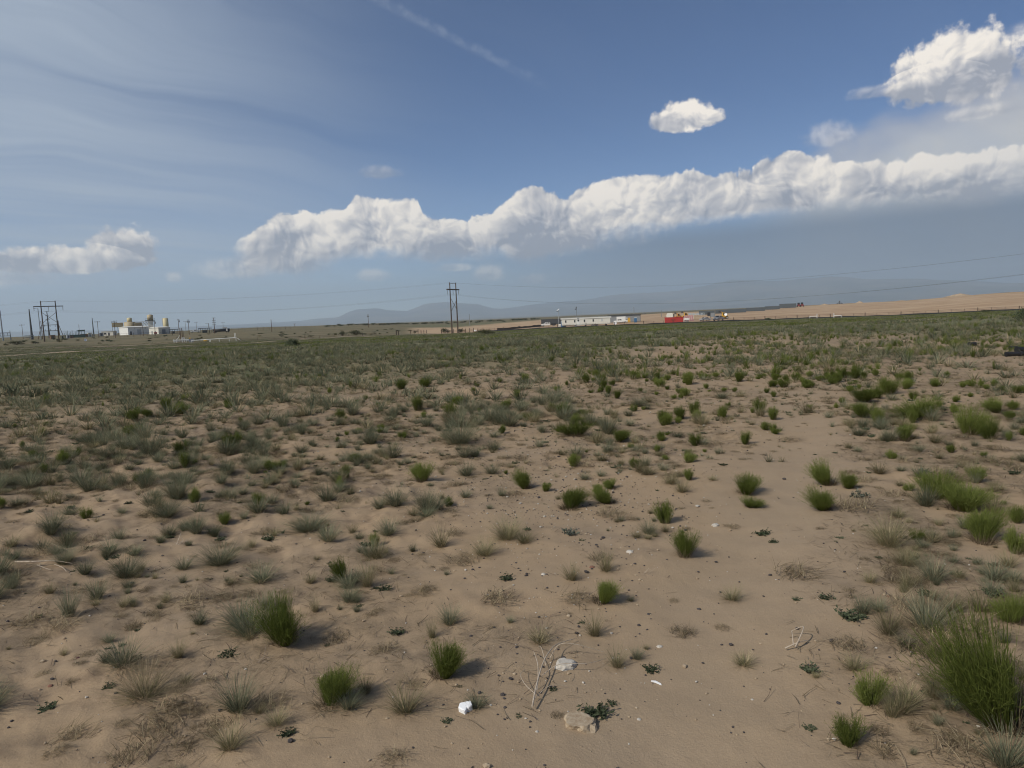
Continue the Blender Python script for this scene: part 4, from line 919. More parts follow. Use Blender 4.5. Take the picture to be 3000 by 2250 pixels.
def canopy(px, d, L, H, n, label):
    t = thing('open_shed', label, 'shed', px, d, 0, None, .1); MB().box(-L / 2, L / 2, -1.5, 1.5, H, H + .35).build('roof', 'dgrey', t)
    for i in range(n):
        x = -L / 2 + .3 + i * (L - .6) / (n - 1); MB().cyl((x, -1.3, 0), (x, -1.3, H), .12, .12, 6).build('post', 'dgrey', t); MB().cyl((x, 1.3, 0), (x, 1.3, H), .12, .12, 6).build('post', 'dgrey', t)
    MB().box(-L * .2, L * .15, -.6, .6, 0, H * .6).build('equipment', 'dgrey', t); return t
canopy(508, 480, 5.2, 2.5, 6, 'flat roofed open shed right beside the silo'); canopy(600, 480, 7.6, 2.7, 8, 'longer flat roofed open shed left of the black tank trailer')
t = thing('tank_trailer', 'long black tank trailer parked at the right end of the plant', 'trailer', 647, 470, 0)
MB().cyl((-4.8, 0, 1.5), (4.9, 0, 1.5), .95, .95, 14).build('tank', 'black', t, 0, True); MB().box(.9, 3.6, -.8, .8, 2.5, 3.3).build('roof_unit', 'lgrey', t); MB().box(2.9, 3.6, -1.02, -.9, .8, 2.3).build('panel', 'trim', t); MB().cyl((-4.4, -.6, .9), (-4.4, -.75, .9), .25).build('valve', 'trim', t)
for x in (-4, -3, 3, 4): MB().cyl((x, -1, .45), (x, -.7, .45), .45, .45, 12).build('wheel', 'tyre', t)
# substation at far left
def gantry(px, d, Wd, H, splay, label, mat='rust'):
    t = thing('substation_gantry', label, 'gantry', px, d, .1, None, .2)
    for s in (-1, 1):
        MB().cyl((s * Wd / 2, 0, 0), (s * Wd / 2, 0, H), .17, .14, 8).build('leg', mat, t); MB().cyl((s * (Wd / 2 + splay), 0, 0), (s * Wd / 2, 0, H * .78), .14, .12, 8).build('brace', mat, t)
    for z in (.76, .45): MB().box(-Wd / 2, Wd / 2, -.15, .15, H * z, H * z + .25).build('crossbeam', mat, t)
    for x in (-.3, 0, .3): MB().cyl((Wd * x, 0, H * .76), (Wd * x, 0, H * .76 - .9), .1).build('insulator_string', 'ins', t); MB().cyl((Wd * x, 0, H * .45 + .25), (Wd * x, 0, H * .45 + 1.0), .1).build('insulator_string', 'ins', t)
    return t
gantry(149, 440, 7.6, 9.6, 2.0, 'brown gantry with splayed legs seen behind the far left transmission pole')
gantry(12, 440, 5.2, 5.0, .2, 'low grey gantry frame at the very left edge', 'grey')
t = thing('switchgear', 'dark green switchgear with upright bushings, left of the plant', 'substation', 220, 460, 0)
MB().box(-5.2, 4.6, -.6, .6, 0, 1.6).build('cabinet', 'green', t)
for i in range(13): MB().cyl((-5.0 + i * .72, -.2, 1.6), (-5.0 + i * .72 + .12, -.2, 2.7 + .7 * (i % 3)), .11, .07, 6).build('bushing', 'green', t)
for x in (1.6, 4.4): MB().cyl((x, 0, 0), (x, 0, 4.2), .12).build('post', 'green', t)
MB().box(1.2, 4.8, -.4, .4, 3.3, 4.1).build('busbar', 'green', t)
def crate(px, d, w, h, mat, label, cat='cabinet'):
    t = thing('equipment_cabinet', label, cat, px, d, .25); MB().box(-w / 2, w / 2, -w / 3, w / 3, 0, h).build('body', mat, t, .04); MB().box(-w / 2 - .08, w / 2 + .08, -w / 3 - .08, w / 3 + .08, h, h + .12).build('lid', mat, t); MB().box(-w * .1, w * .12, -w / 3 - .04, -w / 3, .1, h * .8).build('door', 'dgrey', t); return t
crate(153, 430, 2.2, 1.9, 'brown', 'brown box cabinet behind the left leg of the two legged pole'); crate(181, 420, 2.6, 1.7, 'yel', 'pale yellow cabinet right of the two legged pole'); crate(199, 440, 1.5, 1.8, 'lgrey', 'light grey cabinet next to the dark switchgear'); crate(208, 440, 1.6, 1.2, 'brown', 'small brown cabinet below the dark switchgear'); crate(245, 470, 3.6, 1.6, 'brown', 'dull brown shed right of the dark switchgear'); crate(262, 470, 2.0, 2.2, 'cream', 'cream cabinet left of a dark steel pole'); crate(296, 480, 2.0, 1.9, 'grey', 'grey cabinet right of a crossarm pole')
t = thing('mesh_canopy', 'grey mesh canopy at the foot of the thick dark pole', 'shed', 85, 430, 0)
MB().box(-2, 2, -1, 1, 2.0, 2.25).build('roof', 'grey', t); MB().box(-1.7, 1.9, -.6, .6, 1.1, 1.3).build('shelf', 'grey', t)
for x in (-1.8, 0, 1.8): MB().cyl((x, -.8, 0), (x, -.8, 2), .07).build('post', 'grey', t)
def dish(px, d, r, label, face=.3):
    t = thing('satellite_dish', label, 'dish', px, d, face); m = MB(); prof = [(r * i / 5, .28 * r * (i / 5) ** 2) for i in range(6)] + [(r * i / 5, .28 * r * (i / 5) ** 2 + .05) for i in range(5, -1, -1)]
    o = m.lathe(prof, 20).build('reflector', 'foam', t, 0, True); o.rotation_euler = (math.radians(72), 0, 0); o.location = (0, 0, r + .12)
    MB().cyl((0, .12, 0), (0, .12, r + .1), .06).build('mast', 'grey', t); MB().cyl((0, -.05, r + .12), (0, -r * .7, r + .2), .03).build('feed_arm', 'dgrey', t); return t
dish(248, 330, .55, 'small white dish standing on the slope left of the plant'); dish(1801, 286, .62, 'round white dish in front of the white crew cab pickup', .15)
# gas valve station
t = thing('valve_manifold', 'white pipe and valve manifold on the grass in front of the plant', 'pipework', 535, 268, .05)
for x in (-3.0, -2.2, -.4, .2, .8, 2.0): MB().cyl((x, 0, 0), (x, 0, 1.25), .1).build('riser', 'white', t)
MB().cyl((-3.3, 0, .85), (3.2, 0, .95), .14).build('header_pipe', 'white', t); MB().cyl((-3.1, .5, .5), (2.6, .5, .55), .12).build('lower_pipe', 'lgrey', t)
for x in (-.4, .2): MB().cyl((x, 0, 1.25), (x, 0, 1.9), .16, .1, 8).build('valve', 'white', t); 
MB().cyl((-1.9, 0, 1.2), (-1.5, 0, 1.9), .07).build('handle', 'white', t); MB().cyl((-1.5, 0, 1.6), (-1.2, 0, 2.5), .07).build('handle', 'white', t)
MB().box(1.6, 3.1, -.3, .5, 0, 1.1).build('meter_box', 'grey', t); MB().cyl((1.8, 0, 1.3), (2.2, 0, 1.3), .22).build('gauge', 'amber', t)
for i, (dx, h) in enumerate(((527, 4.9), (532, 4.9), (535.5, 4.3))):
    o = MB().cyl((0, 0, 0), (0, 0, h), .13 if i < 2 else .08, .11 if i < 2 else .07, 8).build('vent_stack', 'rust'); one(o, ['left one of three thin brown vent stacks at the white manifold', 'middle one of three thin brown vent stacks at the white manifold', 'right and thinnest of three brown vent stacks at the white manifold'][i], 'stack', dx, 272, 0, 'vent stacks at the manifold')
t = thing('white_pipeline', 'long white pipe on short supports right of the manifold', 'pipe', 626, 262, math.radians(-9))
MB().cyl((-7.4, 0, .85), (6.9, 0, 1.15), .11, .11, 8).build('pipe', 'white', t)
for x in (-7.3, -1.7, -1.35, 1.4, 4.6, 6.8): MB().cyl((x, 0, -.3), (x, 0, .95), .07, .07, 6).build('support', 'white', t)
for x in (6.45, 6.85): MB().cyl((x, -.1, 1.0), (x, -.1, 2.75), .07, .07, 6).build('riser', 'white', t)
MB().cyl((7.0, 0, 1.1), (8.3, 0, .1), .09).build('slanted_leg', 'white', t)
o = MB().lathe([(0, 0), (.35, .05), (.42, .4), (.3, .75), (0, .85)], 10).build('marker_barrel', 'amber'); one(o, 'orange marker barrel behind the white pipe, left of two', 'barrel', 597, 275, 0, 'orange barrels'); 
o = MB().lathe([(0, 0), (.35, .05), (.42, .4), (.3, .75), (0, .85)], 10).build('marker_barrel', 'amber'); one(o, 'orange marker barrel behind the white pipe, right of two', 'barrel', 601, 275, 0, 'orange barrels')
# ------------------------------------------------------------------ vehicles
def wheel(t, x, y, r=.4, w=.26):
    o = MB().cyl((x, y, r), (x, y + w, r), r, r, 16).build('wheel', 'tyre', t); k = -1 if y < 0 else 1; yy = y if k < 0 else y + w
    MB().cyl((x, yy + k * .02, r), (x, yy - k * .1, r), r * .58, r * .58, 12).build('rim', 'rim', o); return o
def pickup(px, d, yaw, body, bed, label, L=5.9, crew=True):
    """front towards local -x"""
    t = thing('pickup_truck', label, 'truck', px, d, yaw, 'parked trucks'); h = L / 2; W2 = .98
    cabr = .55 if crew else -.1
    MB().prism([(-h, .55), (-h, 1.05), (-h + .15, 1.15), (-h + 1.45, 1.28), (-h + 2.15, 1.92), (cabr - .1, 1.94), (cabr + .15, 1.25), (cabr + .15, .5), (-h + .1, .45)], -W2, W2).build('cab', body, t, .05)
    for y, s in ((-W2 - .012, 1), (W2 - .01, 1)):
        MB().prism([(-h + 1.75, 1.32), (-h + 2.25, 1.82), (-h + 2.75, 1.84), (-h + 2.75, 1.32)], y, y + .022).build('side_window', 'glass', t)
        MB().prism([(-h + 2.9, 1.32), (-h + 2.9, 1.84), (cabr - .25, 1.84), (cabr - .08, 1.32)], y, y + .022).build('side_window', 'glass', t)
    MB().raw([(-h + 1.46, -.85, 1.31), (-h + 1.46, .85, 1.31), (-h + 2.12, .78, 1.91), (-h + 2.12, -.78, 1.91)], [(0, 1, 2, 3)]).build('windscreen', 'glass', t).location = (-.03, 0, .02)
    MB().box(cabr + .17, h, -W2, W2, .6, 1.28).build('bed', bed, t, .04); MB().box(-h - .12, -h + .05, -W2, W2, .42, .72).build('bumper', 'dgrey', t); MB().box(-h - .03, -h + .04, -.55, .55, .74, 1.02).build('grille', 'dgrey', t)
    for y in (-.9, .62): MB().box(-h - .04, -h + .04, y, y + .28, .78, 1.0).build('headlight', 'lgrey', t)
    for x in (-h + .95, h - 1.15):
        for y in (-W2 - .02, W2 - .24): wheel(t, x, y)
    return t
pickup(1606, 335, math.radians(6), 'white', 'black', 'white pickup truck with a dark flatbed, left of the white office trailer', 7.0)
t = pickup(1817, 340, math.radians(4), 'white', 'white', 'white crew cab pickup right of the office trailer', 6.5)
pickup(2105, 288, math.radians(62), 'silver', 'silver', 'silver pickup facing forward beside the yellow telehandler', 5.6)
pickup(572, 500, math.radians(8), 'white', 'white', 'white pickup parked in front of the right open shed', 5.8)
t = thing('cargo_trailer', 'tall white cargo trailer behind the white crew cab pickup', 'trailer', 1819, 348, 0)
MB().box(-2.15, 2.15, -1, 1, .7, 2.95).build('box', 'white', t, .08); MB().box(2.2, 3.0, -.8, .6, 1.6, 2.5).build('nose', 'lgrey', t); MB().box(-2.2, 2.2, -1.02, 1.02, .55, .7).build('chassis', 'dgrey', t)
for x in (-.5, .5):
    for y in (-1.02, .8): wheel(t, x, y, .36)
def car(px, d, yaw, mat, label):
    t = thing('parked_car', label, 'car', px, d, yaw, 'parked cars'); L = 4.4; h = L / 2
    MB().prism([(-h, .4), (-h, .8), (-h + .9, .95), (-h + 1.6, 1.42), (.8, 1.44), (1.6, 1.0), (h, .95), (h, .4)], -.88, .88).build('body', mat, t, .06)
    for y in (-.9, .88): MB().prism([(-h + 1.15, .98), (-h + 1.7, 1.36), (.75, 1.38), (1.35, 1.0)], y, y + .02).build('side_window', 'glass', t)
    MB().raw([(-h + .95, -.75, .99), (-h + .95, .75, .99), (-h + 1.57, .68, 1.41), (-h + 1.57, -.68, 1.41)], [(0, 1, 2, 3)]).build('windscreen', 'glass', t).location = (-.03, 0, .02)
    for x in (-h + .8, h - .85):
        for y in (-.9, .68): wheel(t, x, y, .32, .22)
    return t
car(2065, 296, math.radians(35), 'lgrey', 'light grey sedan left of the dark cargo box on legs')
# ------------------------------------------------------------------ site office and yard
t = thing('office_trailer', 'long white site office trailer on wheels behind the fence', 'trailer', 1717, 268, math.radians(-2)); hl = 9.15
MB().box(-hl, hl - .3, -1.75, 1.75, .85, 3.05).build('body', 'cream', t); MB().box(-hl - .35, hl + .1, -1.95, 1.95, 3.05, 3.5).build('roof', 'trim', t); MB().box(-hl - .4, hl + .15, -2.0, 2.0, 3.5, 3.58).build('roof_cap', 'lgrey', t)
MB().box(-hl, hl - .3, -1.3, 1.3, .68, .85).build('chassis', 'dgrey', t)
for x in (-7.9, -4.55, -.95, 2.3):
    w = MB().box(x - .02, x + .62, -1.80, -1.74, 1.75, 2.75).build('window', 'trim', t); MB().box(x + .06, x + .54, -1.815, -1.79, 1.82, 2.68).build('pane', 'glass', w)
for x in (5.5,):
    w = MB().box(x - .02, x + .62, -1.80, -1.74, 1.75, 2.75).build('window', 'trim', t); MB().box(x + .06, x + .54, -1.815, -1.79, 1.82, 2.68).build('pane', 'lgrey', w)
dr = MB().box(-3.4, -2.45, -1.79, -1.74, .9, 2.95).build('door', 'trim', t); MB().box(-3.2, -2.65, -1.81, -1.78, 2.1, 2.75).build('pane', 'glass', dr)
stp = MB()
for k in range(3): stp.box(-4.6 + k * .38, -4.2 + k * .38, -2.9, -1.9, 0, .24 * (k + 1))
stp.box(-3.46, -2.3, -2.9, -1.8, .6, .8).build('steps', 'lgrey', t)
for x in (-4.6, -3.4, -2.35): MB().cyl((x, -2.88, .3), (x, -2.88, 1.8 if x > -4 else 1.3), .035, .035, 6).build('handrail_post', 'lgrey', t)
MB().box(-3.3, -2.55, -1.98, -1.95, 3.15, 3.4).build('sign_plate', 'grey', t)
for k in range(5): MB().box(-8.2 + k * 3.8, -7.6 + k * 3.8, -1.2, -.6, 0, .7).build('pier', 'dgrey', t)
for x in (2.2, 3.1, 4.0):
    for y in (-1.35, 1.1): wheel(t, x, y, .37)
MB().box(hl - .3, hl - .26, -1.6, 1.6, 1.2, 2.9).build('end_panel', 'dgrey', t); MB().cyl((-hl, 0, .75), (-hl - 1.6, 0, .75), .08).build('hitch', 'dgrey', t)
def toilet(px, d, mat, roof, label):
    t = thing('portable_toilet', label, 'toilet', px, d, .1, 'portable toilets'); MB().box(-.58, .58, -.58, .58, .05, 2.05).build('cabin', mat, t, .03); MB().prism([(-.62, 2.05), (.62, 2.05), (.5, 2.3), (-.5, 2.3)], -.62, .62).build('roof', roof, t, .03)
    MB().box(-.4, .4, -.61, -.58, .15, 1.95).build('door', mat, t, .01); MB().box(-.62, .62, -.62, .62, 0, .06).build('skid', 'dgrey', t); MB().cyl((.45, .45, 2.2), (.45, .45, 2.6), .05).build('vent_pipe', 'lgrey', t); return t
toilet(1647, 268, 'blue', 'lblue', 'blue portable toilet at the left end of the office trailer'); toilet(1842, 345, 'amber', 'amber', 'yellow portable toilet right of the white crew cab pickup'); toilet(1861, 338, 'blue', 'lblue', 'blue portable toilet in front of the grey site building')
def container(px0, px1, d, h, label, mat='dcon', yaw=0.0, base=0.0, cat='container'):
    px = (px0 + px1) / 2; w = (px1 - px0) * mpp(px, d); t = thing('shipping_container', label, cat, px, d, yaw, 'dark containers on the site'); m = MB(); n = max(4, int(w / .55))
    MB().box(-w / 2, w / 2, -1.15, 1.2, base + .15, base + h).build('body', mat, t)
    for i in range(n): x = -w / 2 + .15 + i * (w - .3) / (n - 1); m.box(x - .1, x + .1, -1.2, -1.15, base + .25, base + h - .12)
    m.build('corrugation', mat, t)
    for x in (-w / 2 - .02, w / 2 - .1): MB().box(x, x + .12, -1.23, 1.23, base, base + h + .05).build('corner_post', 'dgrey', t)
    if base:
        for x in (-w / 2 + .2, w / 2 - .2): MB().cyl((x, -1, 0), (x, -1, base + .2), .08).build('leg', 'dgrey', t); MB().cyl((x, 1, 0), (x, 1, base + .2), .08).build('leg', 'dgrey', t)
    return t
container(1585, 1646, 382, 3.0, 'long dark container behind the white flatbed pickup', 'dgrey')
t = container(1786, 1875, 356, 3.5, 'grey site building with a flat overhanging roof behind the toilets', 'grey', 0, 0, 'building'); MB().box(-8.5, 10.2, -1.7, 1.6, 3.58, 3.85).build('roof', 'dgrey', t)
for i, (a_, b_, d, h, lab) in enumerate(((2048, 2093, 480, 2.5, 'first from the left'), (2096, 2131, 495, 2.5, 'second from the left'), (2133, 2184, 515, 2.6, 'third from the left'), (2187, 2239, 545, 2.7, 'fourth from the left'), (2242, 2283, 580, 2.8, 'fifth from the left'), (2285, 2331, 615, 3.6, 'tallest at the right end'))):
    container(a_, b_, d, h, 'dark container in the row along the graded slope, ' + lab)
t = thing('dumpster', 'long red roll-off dumpster standing at the fence', 'dumpster', 1974, 264, 0)
MB().prism([(-3.25, .2), (3.1, .2), (3.35, 2.15), (-3.3, 2.15)], -1.15, 1.15).build('body', 'red', t)
for i in range(9): MB().box(-2.9 + i * .72, -2.8 + i * .72, -1.24, -1.15, .25, 2.05).build('rib', 'red', t)
MB().box(-3.4, 3.42, -1.27, 1.27, 2.1, 2.24).build('rim', 'red', t); MB().box(-3.2, 3.0, -1.0, 1.0, .05, .2).build('skid', 'dgrey', t)
tx = bpy.data.curves.new('lettering', 'FONT'); tx.body = 'BDR'; tx.size = .85; tx.align_x = 'CENTER'; tx.extrude = .01; tx.materials.append(P['dred']); to0 = bpy.data.objects.new('lettering_curve', tx); tm = bpy.data.meshes.new_from_object(to0); to = bpy.data.objects.new('lettering', tm); bpy.data.objects.remove(to0); C.objects.link(to); to.parent = t; to.location = (-.25, -1.26, 1.15); to.rotation_euler = (math.pi / 2, 0, 0)
t = thing('water_tank', 'cream water tank behind the red dumpster', 'tank', 1962, 330, 0)
MB().prism([(-1.5, 1.9), (-1.1, 1.5), (1.1, 1.5), (1.5, 1.9), (1.5, 3.1), (1.15, 3.6), (-1.0, 3.6), (-1.5, 3.0)], -1, 1).build('tank', 'cream', t, .12); MB().box(-1.7, 1.7, -.9, .9, .8, 1.5).build('skid', 'dgrey', t)
for x in (-1.3, 1.3):
    for y in (-1, .75): wheel(t, x, y, .45)
MB().box(1.5, 2.0, -.5, .5, 1.9, 3.2).build('pump', 'dgrey', t)
def loader(px, d, s, mat, label, disc=False):
    t = thing('telehandler', label, 'machinery', px, d, .5, 'construction machines')
    MB().prism([(-1.7 * s, .6 * s), (1.7 * s, .6 * s), (1.7 * s, 1.3 * s), (.3 * s, 1.5 * s), (-1.7 * s, 1.2 * s)], -.7 * s, .7 * s).build('chassis', mat, t)
    cb = MB().box(-.6 * s, .5 * s, -.75 * s, .1 * s, 1.35 * s, 2.5 * s).build('cab', mat, t); MB().box(-.5 * s, .4 * s, -.78 * s, -.75 * s, 1.6 * s, 2.35 * s).build('window', 'glass', cb)
    MB().cyl((1.6 * s, .3 * s, 1.5 * s), (-1.4 * s, .3 * s, 3.1 * s), .2 * s, .16 * s, 8).build('boom', mat, t); MB().box(-2.0 * s, -1.4 * s, -.5 * s, .5 * s, 2.6 * s, 3.3 * s).build('carriage', 'dgrey', t)
    for x in (-1.1 * s, 1.1 * s):
        for y in (-.95 * s, .65 * s): wheel(t, x, y, .55 * s, .3 * s)
    return t
loader(1986, 385, 1.0, 'orange', 'orange telehandler behind the middle of the red dumpster'); loader(2007, 390, 1.1, 'amber', 'amber telehandler behind the right end of the red dumpster'); loader(2119, 325, 1.1, 'amber', 'yellow telehandler with raised boom beside the silver pickup')
dish(2126, 318, .62, 'round white dish beside the yellow telehandler', -.1).location.z += 1.2
container(2117, 2130, 330, 2.6, 'short dark container behind the yellow telehandler'); container(2081, 2094, 300, 1.75, 'dark grey cargo box raised on legs left of the silver pickup', 'grey', 0, 1.25); container(2072, 2080, 420, 2.2, 'small black upright box below the container row', 'black')
t = thing('panel_stack', 'stack of pink panels and sheeting right of the red dumpster', 'stack', 2016, 300, 0)
for k in range(7): MB().box(-2.2 + k * .1, 2.2 - .06 * k, -.8 + .05 * k, .8, .1 + k * .34, .36 + k * .34).build('panel', 'pink', t)
for k in range(6): MB().cyl((-2.0 + k * .75, -.85, .1), (-1.5 + k * .75, -.85, 2.3), .05).build('strap', 'trim', t)
t = thing('utility_trailer', 'small white trailer with twin wheels at the right end of the dumpster', 'trailer', 2011, 284, 0)
MB().prism([(-1.1, .75), (1.1, .75), (1.0, 1.35), (-.6, 1.5), (-1.1, 1.2)], -.7, .7).build('body', 'white', t, .05); MB().cyl((1.1, 0, .6), (2.1, 0, .5), .05).build('drawbar', 'dgrey', t)
for x in (-.42, .42):
    for y in (-.9, .68): wheel(t, x, y, .36)
t = thing('pipe_racks', 'pale metal racks at the left end of the container row', 'rack', 2040, 450, 0)
for k in range(7): MB().box(-5 + k * 1.6, -4.85 + k * 1.6, -.5, .5, 0, 1.7).build('post', 'lgrey', t)
for z in (.8, 1.6): MB().box(-5, 4.75, -.5, .5, z, z + .15).build('shelf', 'lblue', t)
for k in range(4): MB().box(-4.7 + k * 2.4, -3.2 + k * 2.4, -.4, .4, .95, 1.45).build('crate', 'silver', t)
def lightpole(px, d, H, mat, label):
    t = thing('light_pole', label, 'light pole', px, d, .4, 'site light poles'); MB().cyl((0, 0, 0), (0, 0, H), .09, .07, 8).build('pole', 'steelp' if mat != 'white' else 'lgrey', t)
    o = MB().box(-.55, .55, -.35, .35, -.05, .05).build('solar_panel', mat, t); o.location = (-.1, 0, H + .1); o.rotation_euler = (0, math.radians(-35 if mat == 'white' else -75), 0); MB().box(-.7, -.1, -.12, .12, H - .55, H - .42).build('lamp_head', 'dgrey', t); return t
lightpole(1636, 268, 6.6, 'white', 'slim light pole with white head at the left end of the office trailer'); lightpole(1689, 285, 7.2, 'dgrey', 'slim light pole with dark head rising behind the office trailer')
t = thing('skid_tank', 'low white tank between light pole and office trailer', 'tank', 1641, 272, 0); MB().cyl((-.8, 0, .75), (.8, 0, .75), .55, .55, 12).build('shell', 'white', t, 0, True); MB().box(-.7, .7, -.35, .35, 0, .25).build('skid', 'dgrey', t)
for px, d, lab in ((2340, 650, 'red tractor with black cab on the ridge, left of two'), (2350, 650, 'red tractor with black cab on the ridge, right of two')):
    t = thing('tractor', lab, 'tractor', px, d, .2, 'red tractors on the ridge'); MB().box(-.9, .9, -1.6, 1.6, .7, 1.9).build('body', 'dred', t, .1); MB().box(-.8, .8, -.4, 1.4, 1.9, 3.5).build('cab', 'black', t); MB().cyl((.5, -1, 1.9), (.5, -1, 3.4), .08).build('exhaust', 'black', t)
    for x in (-1.25, .8): wheel_ = MB().cyl((x, .9, .85), (x + .45, .9, .85), .85, .85, 14).build('wheel', 'tyre', t); MB().cyl((x, -1.2, .55), (x + .4, -1.2, .55), .55, .55, 12).build('wheel', 'tyre', t)
t = thing('drill_mast', 'dark braced frame standing on the skyline of the graded hill', 'machinery', 2460, 720, 0); MB().box(-.35, .35, -.4, .4, 0, 3.1).build('mast', 'dgrey', t)
for s in (-1, 1): MB().cyl((s * 2.4, 0, 0), (0, 0, 2.6), .15).build('brace', 'dgrey', t)
MB().box(-2.6, 2.6, -.5, .5, .2, .7).build('base', 'dgrey', t)
def mound(px, d, w, h, seed, label):
    m = MB(); n = 26; V = []; F = []
    for j in range(9):
        for i in range(n): a_ = 2 * math.pi * i / n; r = j / 8; k = w / 2 * r * (1 + .25 * (mnoise.noise((math.cos(a_) * 1.3 + seed, math.sin(a_) * 1.3, 0)))); V.append((k * math.cos(a_), k * .7 * math.sin(a_), h * (1 - r) ** 1.1 * (1 + .3 * mnoise.noise((k * math.cos(a_), k * math.sin(a_), seed))) - .15))
    for j in range(8):
        for i in range(n): F.append((j * n + i, j * n + (i + 1) % n, (j + 1) * n + (i + 1) % n, (j + 1) * n + i))
    o = m.raw(V, F).build('dirt_mound', rd, None, 0, True); return one(o, label, 'mound', px, d, 0, 'heaped earth')
mound(2012, 470, 9, 2.3, 1, 'heap of brown earth above the right end of the red dumpster'); mound(1975, 480, 16, 1.3, 2, 'long low heap of earth left of the taller one'); mound(2415, 690, 12, 1.6, 3, 'low earth heap on the skyline right of the tractors'); mound(2518, 730, 8, 2.0, 4, 'earth heap on the skyline right of the braced frame'); mound(2812, 690, 22, 2.6, 5, 'earth heap on the crest of the graded hill, far right'); mound(2640, 720, 14, .9, 6, 'flat earth heap on the skyline left of the crest'); mound(2140, 560, 22, 1.9, 7, 'pale earth heap behind the middle of the container row')
# ------------------------------------------------------------------ fences
def fence_line(name, label, line, posth, every, wood_every, band, bandmat='black', rails=()):
    pts = [far_pt(*q) for q in line]; t = bpy.data.objects.new(name, None); C.objects.link(t); t.location = pts[0]; tag(t, label, 'fence'); base = pts[0]
    seg = [(b_ - a_).length for a_, b_ in zip(pts[:-1], pts[1:])]; total = sum(seg); n = max(2, int(total / every)); walk = []
    for i in range(n + 1):
        s = total * i / n; k = 0
        while k < len(seg) - 1 and s > seg[k]: s -= seg[k]; k += 1
        p = pts[k].lerp(pts[k + 1], min(1, s / seg[k])); p.z = float(gz(p.x, p.y)); walk.append(p - base)
    rg = random.Random(7); pm = {}
    for i, p in enumerate(walk):
        wood = i % wood_every == 0; key = wood
        if key not in pm: pm[key] = MB().cyl((0, 0, -.2), (0, 0, posth * (1.1 if wood else .95)), .13 if wood else .05, .11 if wood else .05, 7).build('post', 'wood' if wood else 'rust', t); o = pm[key]
        else: o = pm[key].copy(); C.objects.link(o); o.parent = t
        o.location = p; o.rotation_euler = (rg.gauss(0, .03), rg.gauss(0, .03), 0)
    if band:
        V = []; F = []
        for i, p in enumerate(walk):
            h = band * (.75 + .5 * rg.random())
            for dy_, z in ((0, -.1), (0, h), (.06, h), (.06, -.1)): V.append((p.x, p.y + dy_ - .12, p.z + z))
        for i in range(len(walk) - 1):
            for k in range(3): F.append((i * 4 + k, i * 4 + k + 1, i * 4 + 5 + k, i * 4 + 4 + k))
        MB().raw(V, F).build('fabric', bandmat, t)
    for z in rails: MB().tube([p + Vector((0, 0, z)) for p in walk], .03, 4).build('wire', 'rust', t)
    return t
fence_line('site_fence', 'low wire fence with black silt fabric along the near edge of the site', [(1398, 268), (1520, 262), (1650, 259), (1800, 259), (2000, 260), (2200, 260), (2450, 260), (2700, 260), (2950, 260), (3250, 262)], 1.25, 3.4, 3, .42, 'black', (.7, 1.1))
fence_line('silt_fence', 'black silt fence climbing the graded bank left of the white pickup', [(1455, 288), (1500, 302), (1545, 322), (1586, 345)], .9, 3.0, 99, .85, 'black')
fence_line('corral_fence', 'brown wooden fence around the foot of the central transmission pole', [(1291, 276), (1330, 279), (1366, 276), (1385, 272)], 1.5, 2.4, 1, 0, 'black', (.6, 1.1))
fence_line('wooden_fence', 'brown wooden fence on the slope left of the central transmission pole', [(1200, 306), (1225, 304), (1248, 300)], 1.3, 1.6, 1, 0, 'black', (.5, .85, 1.15))
fence_line('field_fence', 'thin wire fence along the field left of centre', [(700, 250), (780, 252), (860, 256), (960, 262), (1100, 270)], 1.1, 5.5, 4, 0, 'black', (.5, .95))
fence_line('far_fence', 'tall wire fence on the skyline right of the plant', [(660, 520), (720, 525), (790, 530), (850, 540)], 2.2, 4.0, 5, 0, 'black', (1.0, 2.1))
fence_line('plant_fence', 'chain link fence in front of the plant buildings', [(270, 420), (330, 418), (400, 415), (470, 415), (520, 420)], 1.9, 3.0, 6, 0, 'black', (.9, 1.85))
for px, h, lab in ((1159, 1.8, 'taller one of two thick stub posts on the bank left of centre'), (1165, 1.5, 'shorter one of two thick stub posts on the bank left of centre')):
    o = MB().cyl((0, 0, -.2), (0, 0, h), .2, .18, 8).build('stub_post', 'wood'); one(o, lab, 'post', px, 272, 0, 'stub posts')
for px, L, lab in ((2383, 2.4, 'white pipe barrier at the fence, left of two'), (2454, 2.4, 'white pipe barrier at the fence, right of two')):
    t = thing('pipe_barrier', lab, 'barrier', px, 257, 0, 'white pipe barriers'); s = 1 if px < 2400 else -1
    MB().cyl((s * 1.1, 0, 0), (s * 1.1, 0, 1.55), .1).build('post', 'white', t); MB().cyl((-s * 1.1, 0, 0), (-s * 1.1, 0, .85), .08).build('post', 'white', t); MB().cyl((s * 1.1, 0, .8), (-s * 1.1, 0, .75), .09).build('rail', 'white', t)
o = MB().cyl((0, 0, .5), (.9, 0, .5), .3, .3, 12).build('white_marker', 'foam'); one(o, 'small white drum at the end of the graded bank, right of central pole', 'drum', 1387, 288)
